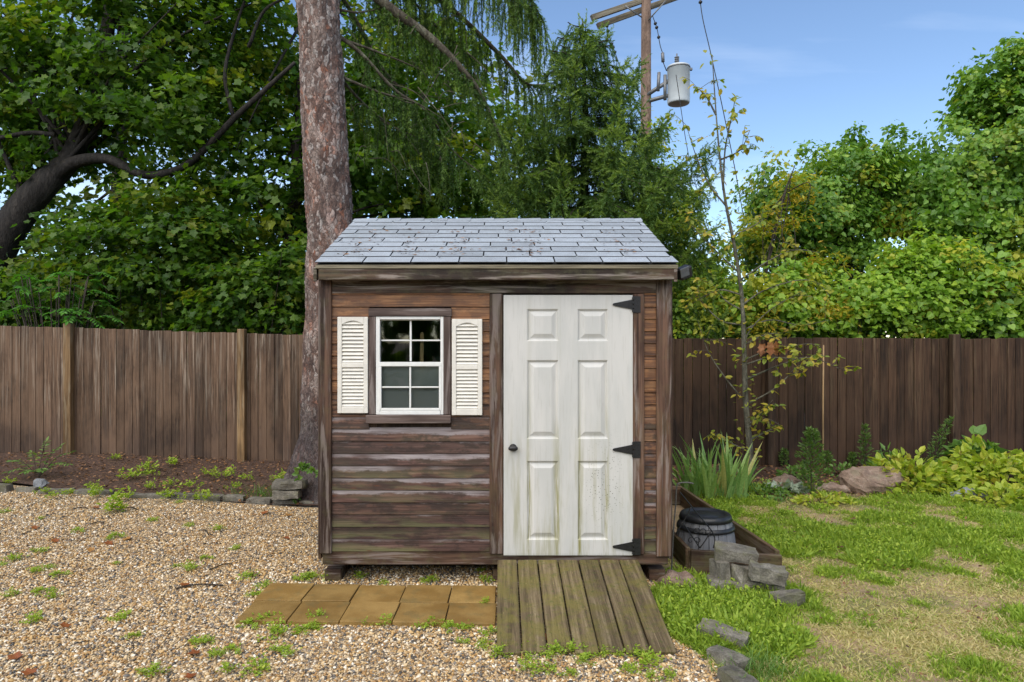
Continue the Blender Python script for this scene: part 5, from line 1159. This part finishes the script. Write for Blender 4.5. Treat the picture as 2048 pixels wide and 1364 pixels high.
spire('leaning feathery weed whose tip bends toward the right', 1862, 945, 838, .075, 330, .26)
spire('small feathery weed close behind the sapling trunk', 1568, 935, 900, .05, 160)
spire('short feathery weed between the narrow weed and the bushy one', 1705, 935, 908, .05, 150)
spire('upright weed growing beside the leaning one', 1905, 945, 890, .08, 260)
spire('small feathery weed growing right next to the bushy tall one', 1652, 945, 905, .07, 200)
LIME = leaf_mat('lime_leaf', [(.20, .30, .03), (.31, .41, .04), (.42, .49, .055), (.50, .50, .07)], (.36, .28, .05), .36)
MIDG = leaf_mat('mid_green_leaf', [(.09, .19, .035), (.13, .25, .05), (.18, .30, .06)], (.2, .3, .06), .34)
SILV = leaf_mat('silver_leaf', [(.25, .32, .24), (.34, .40, .32)], (.3, .36, .28), .2)
def mound(label, px, py, rx, ry, h, n, leaf, mat, tpl, seed, up=.7, name='leafy_plant', group=None, z0=.0):
    b = gp(px, py); b.y += ry * .6; root = thing(name, b, label, 'plant', group); g = np.random.default_rng(seed); a = g.uniform(0, 6.28, n); r = g.random(n) ** .5; u = np.stack([np.cos(a) * r, np.sin(a) * r, np.sqrt(np.clip(1 - r ** 2, 0, 1)) * g.uniform(.45, 1.05, n)], 1)
    bump_ = .8 + .45 * np.array([mn.noise((x * 2.5 + seed, y * 2.5, 0)) for x, y in u[:, :2]]); P = u * np.array([rx, ry, h]) ; P[:, 2] = P[:, 2] * bump_ + z0; out = unit(u * np.array([1, 1, .5]))
    st = []
    for k in range(14): q = P[k] * .95; st.append(([Vector((q[0] * .3, q[1] * .3, -.01)), Vector((q[0] * .7, q[1] * .7, q[2] * .6)), Vector(q)], [.005, .004, .002]))
    link('stems', join_tubes('stems', st, TWIG, (0, 0, 0), 5), b, root)
    link('leaves', leafmesh('leaves', tpl, P, out + g.normal(0, .6, (n, 3)) + np.array([0, 0, -.15]), out * .6 + np.array([0, -.1, up]) + g.normal(0, .35, (n, 3)), leaf * g.uniform(.6, 1.2, n), mat, (g.random(n) > .93) * .9, None), b, root)
mound('broad mound of yellow green leaves behind the lawn right of the large boulder', 1850, 990, .62, .42, .40, 900, .105, LIME, OVAL, 201)
mound('yellow green leafy mound at the right edge of the bed', 2020, 985, .66, .45, .48, 1000, .11, LIME, OVAL, 202)
mound('yellow green leaves spilling forward beside the flat blue grey stone', 2030, 1015, .50, .22, .20, 420, .09, LIME, OVAL, 203)
mound('broad green leaved plant rising behind the yellow green mounds', 1965, 958, .40, .3, .52, 190, .15, MIDG, HEART, 204, 1.0)
mound('pointed leaved green plant left of the broad yellow green mound', 1790, 965, .26, .2, .42, 240, .11, MIDG, LANCE, 205)
mound('silvery grey leaved plant at the foot of the sapling', 1572, 990, .20, .14, .14, 90, .10, SILV, OVAL, 206)
mound('green leafy plant between the sapling and the bushy tall weed', 1600, 962, .22, .18, .20, 200, .06, MIDG, OVAL, 207)
mound('low green plant in front of the large boulder', 1655, 1012, .32, .16, .13, 240, .06, LIME, OVAL, 208)
mound('small leafy plant in the bed below the short feathery weed', 1690, 955, .2, .15, .20, 160, .055, MIDG, OVAL, 209)
mound('low spreading green plant right behind the iris clump', 1535, 1000, .3, .2, .16, 260, .05, MIDG, OVAL, 210)

# ------------------------------------------------------------------ weeds in the gravel and the left bed
WEED = leaf_mat('weed_leaf', [(.21, .33, .03), (.32, .45, .045), (.43, .53, .065)], (.48, .50, .08), .38)
def weed_mesh(seed, n, r, h, leaf, tpl=OVAL):
    g = np.random.default_rng(seed); ns_ = max(5, n // 9); a = g.uniform(0, 6.28, ns_); rr = r * g.random(ns_) ** .6; tips = np.stack([np.cos(a) * rr, np.sin(a) * rr, h * (1 - .6 * (rr / r) ** 2) * g.uniform(.5, 1.1, ns_)], 1)
    i = g.integers(0, ns_, n); t = g.uniform(.35, 1.05, n); P = tips[i] * t[:, None] + g.normal(0, r * .07, (n, 3)); P[:, 2] = np.abs(P[:, 2]); tip = g.normal(0, 1, (n, 3)) + unit(tips[i]) * .5; tip[:, 2] = np.abs(tip[:, 2]) * .5; nor = g.normal(0, .35, (n, 3)) + np.array([0, 0, 1.])
    return leafmesh('weed', tpl, P, tip, nor, leaf * g.uniform(.6, 1.2, n), WEED, (g.random(n) > .9) * .8, None)
WM = [weed_mesh(s, 150, .11, .05, .022) for s in range(301, 306)]
def w4(x, y): return (x / 2.5076, y / 2.5076 + 820)
def w2_(x, y): return (x / 2.5075 + 600, y / 2.5075 + 820)
gw = [w4(*q) for q in ((900, 465), (25, 515), (205, 548), (390, 615), (770, 560), (950, 582), (1090, 600), (545, 650), (578, 645), (1180, 700), (1030, 750), (885, 790), (950, 800), (1245, 845), (585, 775), (205, 715), (180, 815), (245, 795), (65, 755), (10, 780), (290, 835), (205, 920), (255, 945), (55, 935), (600, 1050), (670, 1140), (995, 1175), (1050, 1170), (1165, 1212), (1250, 1085), (1345, 1060), (1490, 1120), (1560, 1110), (1590, 1050), (1385, 1135), (720, 1325), (775, 1328), (1140, 1312), (1290, 1305), (1385, 1210), (1435, 1225), (1080, 1240), (165, 1065), (1330, 885), (1275, 935), (1510, 855), (1560, 840), (1640, 850))]
gw += [w2_(*q) for q in ((60, 1095), (340, 1072), (420, 1075), (490, 1062), (640, 1082), (700, 1080), (760, 1108), (830, 1092), (950, 1128), (815, 1170), (920, 1192), (1000, 1236), (1150, 1200), (1220, 1222), (1270, 1230), (1345, 1222), (1425, 1218), (1520, 1228), (1600, 1232), (1700, 1238), (1155, 1256), (1160, 1310), (1250, 1305), (1355, 1335), (1430, 1270), (1650, 1315), (1750, 1276), (1760, 1345), (1850, 1345), (905, 812), (620, 862), (660, 866), (420, 872), (300, 845), (170, 828), (40, 848), (930, 862))]
for i, (px, py) in enumerate(gw):
    p = gp(px, py); p.z = terrain(p.x, p.y) + .006; s = R.uniform(.40, .9) * (1.2 if py > 1200 else 1.0)
    o = link('weed', R.choice(WM), p, rot=(0, 0, R.uniform(0, 6.28))); o.scale = (s, s, s * R.uniform(.7, 1.3)); tag(o, ('small bright green weed clump growing at the foot of the plank ramp' if py > 1285 and px > 985 else 'small bright green weed clump growing in the gravel along the edge of the pavers' if 1145 < py < 1262 and px > 500 else 'small green weed clump in the far gravel near the edging stones' if py < 1065 else 'small low clump of bright green weed on the open gravel'), 'weed', 'weeds scattered in the gravel')
o = link('weed', WM[0], gp(970 + 0, 1204, .03), rot=(0, 0, 1)); o.scale = (.55, .4, .5); tag(o, 'tiny weed growing in the joint between the pavers', 'weed')
BW = [weed_mesh(s, 110, .15, .16, .042) for s in range(311, 315)]
bwl = [w4(*q) for q in ((580, 262), (650, 330), (760, 320), (870, 275), (770, 372), (860, 360), (970, 365), (1050, 310), (1120, 318), (1170, 372), (1020, 425), (45, 358), (470, 375), (480, 408), (345, 402), (260, 415), (210, 395), (870, 420), (1240, 330), (1380, 330), (1430, 330), (730, 300), (630, 420))]
for i, (px, py) in enumerate(bwl):
    d = gd(py, .08); p = Vector((X(px, d), d, 0)); p.z = terrain(p.x, p.y) + .02; s = R.uniform(.55, 1.1); o = link('weed', R.choice(BW), p, rot=(0, 0, R.uniform(0, 6.28))); o.scale = (s, s, s); tag(o, 'leafy green seedling growing in the brown bed below the left fence', 'weed', 'seedlings in the left bed')
p = gp(*w4(580, 512)); tag(link('weed', weed_mesh(321, 130, .13, .26, .055), p), 'tall leafy weed standing on the gravel just before the edging stones', 'weed')
fern_b = gp(*w4(195, 360)); fern_b.z = terrain(fern_b.x, fern_b.y)
fr2 = [(fern_b + Vector((math.cos(a) * r, math.sin(a) * r * .6, h)), fern_b + Vector((math.cos(a) * .05, 0, .06))) for a, r, h in ((.3, .36, .30), (1.0, .3, .36), (2.2, .36, .28), (2.9, .40, .20), (3.8, .36, .10), (5.2, .36, .12), (6.0, .42, .18), (1.6, .25, .42), (4.5, .3, .1))]
pinnate('fern_like_weed', 'fern like bright green weed in the bed before the left fence', 'weed', fern_b, fr2, MIDG, 331, leaf=.085, pairs=9, stem_r=.006)
vine_b = SB + Vector((-.2, -.50, .02)); vp = curve([vine_b, at(600, 940, 7.2), at(615, 935, 7.18), at(636, 948, 7.15)], 6)
vr = thing('creeper', vine_b, 'thin green creeper crossing the dark base of the spruce trunk', 'creeper'); link('stem', join_tubes('stem', [(vp, [.004] * len(vp))], TWIG, vine_b, 5), vine_b, vr)
vpa = np.array([tuple(p) for p in vp for _ in range(3)]); nv = len(vpa); link('leaves', leafmesh('leaves', OVAL, vpa, rng.normal(0, 1, (nv, 3)), rng.normal(0, .4, (nv, 3)) + np.array([0, -.8, .6]), rng.uniform(.05, .08, nv), MIDG, None, None, vine_b), vine_b, vr)

# ------------------------------------------------------------------ lawn, ground cover, litter
def greenness(x, y):
    v = .5 + 1.0 * (mn.noise((x * .8 + 3.1, y * 1.1, 0)) * .45 + mn.noise((x * 2.4, y * 2.9, 5)) * .95 + mn.noise((x * 6.5, y * 7.5, 9)) * .5)
    v += .20 * sm((y - 4.9) / 1.6) + .05
    for bx_, by_, r_, s_ in ((2.05, 3.9, .5, -.50), (2.75, 3.85, .6, -.30), (3.3, 4.75, .7, -.38), (2.35, 4.55, .4, -.25), (1.35, 4.55, .40, .9), (1.08, 4.4, .35, .8), (1.45, 4.0, .25, .6), (1.62, 3.62, .28, .7), (3.3, 5.7, .9, .35), (4.4, 4.8, .5, .4), (2.4, 5.7, .6, .15), (3.55, 7.3, .5, -.6), (2.3, 6.35, .35, -.4)):
        q = ((x - bx_) ** 2 + (y - by_) ** 2) / r_ ** 2
        if q < 4: v += s_ * math.exp(-q * 1.2)
    return v
GRASS = leaf_mat('grass_blade', [(.15, .25, .03), (.26, .38, .045), (.40, .49, .065)], (.66, .53, .30), .3, .5, .25)
P = []; T = []; Sz = []; clu = []; g = np.random.default_rng(77)
NT = 28000; K = 11; N = NT * K; cy_ = 3.2 + 4.9 * g.random(NT) ** 1.25; cx_ = g.random(NT) * (.80 * cy_ + .8 - 1.0) + 1.0
tid = np.repeat(np.arange(NT), K); ox = g.normal(0, .017, N); oy = g.normal(0, .017, N); xs = cx_[tid] + ox; ys = cy_[tid] + oy; tufth = np.clip(g.normal(1, .32, NT), .4, 2.0)[tid]; tuftc = g.random(NT)[tid]
gn = np.array([greenness(a, b) for a, b in zip(xs, ys)]); tall = np.clip((gn - .30) * 1.4, .12, 1)
pk = g.random(N) < np.where(gn > .36, np.clip(gn * 1.15, .45, 1), .55)
inr = (xs > 1.38) & (xs < 2.10) & (ys > 5.0); sh = (xs < 1.26) & (ys > 4.8)
pk &= ~inr & ~sh & (xs > np.array([grav_right(b) for b in ys]) - .03 + .05 * g.random(N))
xs, ys, gn, tall, ox, oy, tufth, tuftc = (q[pk] for q in (xs, ys, gn, tall, ox, oy, tufth, tuftc)); tall = tall * tufth; N = len(xs); dry = (gn + g.normal(0, .28, N)) < .41
tp = np.stack([g.normal(0, .55, N) + ox * 30, g.normal(0, .55, N) + oy * 30, np.where(dry, g.uniform(.02, .5, N), g.uniform(.4, 1.3, N))], 1)
ln = np.where(dry, g.uniform(.022, .058, N), (.022 + .052 * tall) * g.uniform(.55, 1.3, N))
GB = (np.array([(-.06, 0, 0), (.06, 0, 0), (.05, .6, .06), (0, 1, -.08)], float), np.array([(0, 1, 2), (0, 2, 3)]))
o = link('lawn_grass', leafmesh('lawn_grass', GB, np.stack([xs, ys, np.full(N, -.006)], 1), tp, g.normal(0, 1, (N, 3)) + np.array([0, -.4, .5]), ln, GRASS, np.where(dry, .8 + .2 * g.random(N), 0), np.clip(.65 * tuftc + .35 * g.random(N), 0, 1))); tag(o, 'patchy green and straw coloured grass of the lawn right of the ramp', 'grass', kind='stuff')
# low leafy weeds matted through the greener lawn and along the ramp
N = 60000; ys = 3.3 + 5.0 * g.random(N) ** 1.1; xs = g.random(N) * (.80 * ys + .8 - .99) + .99
gn = np.array([greenness(a, b) + .35 * mn.noise((a * 3.3, b * 3.3, 21)) + .3 * mn.noise((a * 11, b * 11, 31)) for a, b in zip(xs, ys)]); near = (xs < 1.62) & (ys < 4.8) & (ys > 3.85)
pk = (gn + .15 * g.random(N) + .25 * near > .74) & ~((xs > 1.38) & (xs < 2.1) & (ys > 5.0)) & ~((xs < 1.26) & (ys > 4.8)) & (xs > np.where(ys < 4.8, .99 + .16 * (ys < 3.95), 1.2))
xs, ys, gn = xs[pk], ys[pk], gn[pk]; N = len(xs); hh = np.clip((gn - .62) * .14, 0, .085) * g.random(N) + .006
o = link('ground_cover', leafmesh('ground_cover', OVAL, np.stack([xs, ys, hh], 1), g.normal(0, 1, (N, 3)) + np.array([0, 0, .35]), g.normal(0, .4, (N, 3)) + np.array([0, -.15, 1.]), g.uniform(.014, .032, N), WEED, (g.random(N) > .92) * .7, None)); tag(o, 'low bright green weeds matted through the lawn and beside the ramp', 'weeds', kind='stuff')
LITT = leaf_mat('litter', [(.07, .035, .022), (.14, .07, .04), (.22, .11, .055), (.30, .15, .07)], (.42, .19, .06), .1, .6)
def litter(label, n, xr, yr, ok, size=(.02, .05)):
    x = g.uniform(*xr, n); y = g.uniform(*yr, n); k = np.array([ok(a, b) for a, b in zip(x, y)]); x, y = x[k], y[k]; n = len(x); z = np.array([terrain(a, b) for a, b in zip(x, y)]) + g.uniform(.012, .05, n)
    o = link('leaf_litter', leafmesh('leaf_litter', OVAL, np.stack([x, y, z], 1), g.normal(0, 1, (n, 3)) * np.array([1, 1, .25]), g.normal(0, .35, (n, 3)) + np.array([0, 0, 1.]), g.uniform(*size, n), LITT, (g.random(n) > .95) * .9, None)); tag(o, label, 'leaf litter', kind='stuff')
litter('brown leaf litter and bark scattered over the bed below the left fence', 4500, (-7.4, -1.3), (7.1, 9.7), lambda a, b: b > bed_line(a) + .04)
litter('orange brown leaf litter scattered over the bed below the dark fence', 5200, (1.3, 7.4), (7.2, 9.4), lambda a, b: b > 7.6 or mn.noise((a * 2, b * 2, 3)) > .1)
litter('brown needle and leaf litter strewn thinly over the far gravel', 900, (-5.5, -1.3), (5.0, 7.9), lambda a, b: b < bed_line(a) and mn.noise((a * 1.3, b * 1.3, 6)) > -.1, (.012, .03))
litter('reddish brown leaf litter scattered thinly over the lawn', 1300, (1.4, 6), (3.4, 7.6), lambda a, b: mn.noise((a * 2, b * 2, 13)) > .0 and not (a < 2.1 and b > 5.0), (.015, .035))
FALL = leaf_mat('fallen_leaf', [(.24, .07, .025), (.36, .12, .04), (.40, .2, .06)], (.3, .12, .05), .15)
fm = []
for s in range(4):
    gg = np.random.default_rng(400 + s); V, Fc = MAPLE[0].copy(), MAPLE[1]; V = V - np.array([0, .45, 0]); V[:, 2] += .22 * (V[:, 0] ** 2 * gg.uniform(.5, 2) + V[:, 1] ** 2 * gg.uniform(-.5, 1.5)) + .02
    fm.append(mesh_np('fallen_leaf', V, Fc, FALL, False, {'rnd': np.full(len(Fc), gg.random()), 'clu': np.zeros(len(Fc))}))
for q in [w4(*a) for a in ((275, 665), (548, 680), (455, 712), (925, 890), (970, 1235), (80, 1250), (145, 1335), (175, 600), (1325, 525), (1445, 535), (1440, 652), (480, 497), (330, 1095), (405, 660), (640, 655), (960, 1350))] + [w2_(1765, 1250), w2_(1240, 1160)]:
    p = gp(*q); p.z = terrain(p.x, p.y) + .018; s = R.uniform(.05, .085); o = link('fallen_leaf', R.choice(fm), p, rot=(R.uniform(-.3, .3), R.uniform(-.3, .3), R.uniform(0, 6.28))); o.scale = (s, s, s); tag(o, 'curled reddish brown fallen leaf lying on the gravel', 'fallen leaf', 'fallen leaves on the gravel')
tw_l = [((360, 505), (440, 498), 'thin dry twig lying on the gravel just before the edging stones'), ((600, 500), (690, 505), 'short dark twig lying beside the tall weed on the gravel'), ((1000, 610), (1045, 632), 'small bent twig on the gravel below the spruce trunk'), ((1050, 812), (1165, 780), 'long dry twig on the gravel left of the shed corner'), ((880, 905), (1120, 890), 'long thin twig on the gravel left of the pavers'), ((450, 580), (520, 572), 'short twig on the gravel far from the shed')]
for a, b, lb in tw_l:
    p, q = gp(*w4(*a)), gp(*w4(*b)); p.z = terrain(p.x, p.y) + .016; q.z = terrain(q.x, q.y) + .014; m_ = p.lerp(q, .5) + Vector((.0, .04, .006)); tag(link('twig', join_tubes('twig', [(curve([p, m_, q], 5), [.005] * 11)], TWIG, p, 5), p), lb, 'twig', 'dry twigs on the gravel')
# blades of grass at the spruce roots
V = []; Fc = []; gb = gp(*w4(1300, 440)); gb.z = terrain(gb.x, gb.y)
for _ in range(90): blade(V, Fc, Vector((R.gauss(0, .12), R.gauss(0, .06), 0)), Vector((R.uniform(-.6, .6), R.uniform(-.5, .3), 1)), R.uniform(.1, .24), .006, .5, 4)
tag(link('grass_tuft', mesh_np('tuft', np.array(V), np.array(Fc), MIDG, False, {'rnd': np.full(len(Fc), .5), 'clu': np.zeros(len(Fc))}), gb), 'tuft of long grass beside the stones at the spruce roots', 'grass tuft')
V = []; Fc = []; gb = gp(1515, 1345)
for _ in range(320): blade(V, Fc, Vector((R.gauss(0, .10), R.gauss(0, .09), 0)), Vector((R.uniform(-.7, .7), R.uniform(-.7, .4), 1)), R.uniform(.06, .15), .004, .6, 4)
tag(link('grass_tuft', mesh_np('tuft', np.array(V), np.array(Fc), MIDG, False, {'rnd': np.full(len(Fc), .6), 'clu': np.zeros(len(Fc))}), gb), 'thick tuft of fine grass beside the lowest edging blocks', 'grass tuft')

# the yard's far side behind the viewer: a row of trees, seen only mirrored in the window
g = np.random.default_rng(900); N = 3500
P = np.stack([g.uniform(-26, 26, N), g.uniform(-17, -14, N), 6.2 * g.random(N) ** .8], 1); P[:, 2] += .9 * np.sin(P[:, 0] * .9) * (P[:, 2] / 6)
o = link('tree_line', leafmesh('tree_line', HEART, P, g.normal(0, 1, (N, 3)) + np.array([0, 0, -.4]), g.normal(0, .5, (N, 3)) + np.array([0, .8, .5]), g.uniform(.6, .95, N), GMAP2, None, None)); tag(o, 'row of dark green trees mirrored in the shed window', 'trees', kind='stuff')
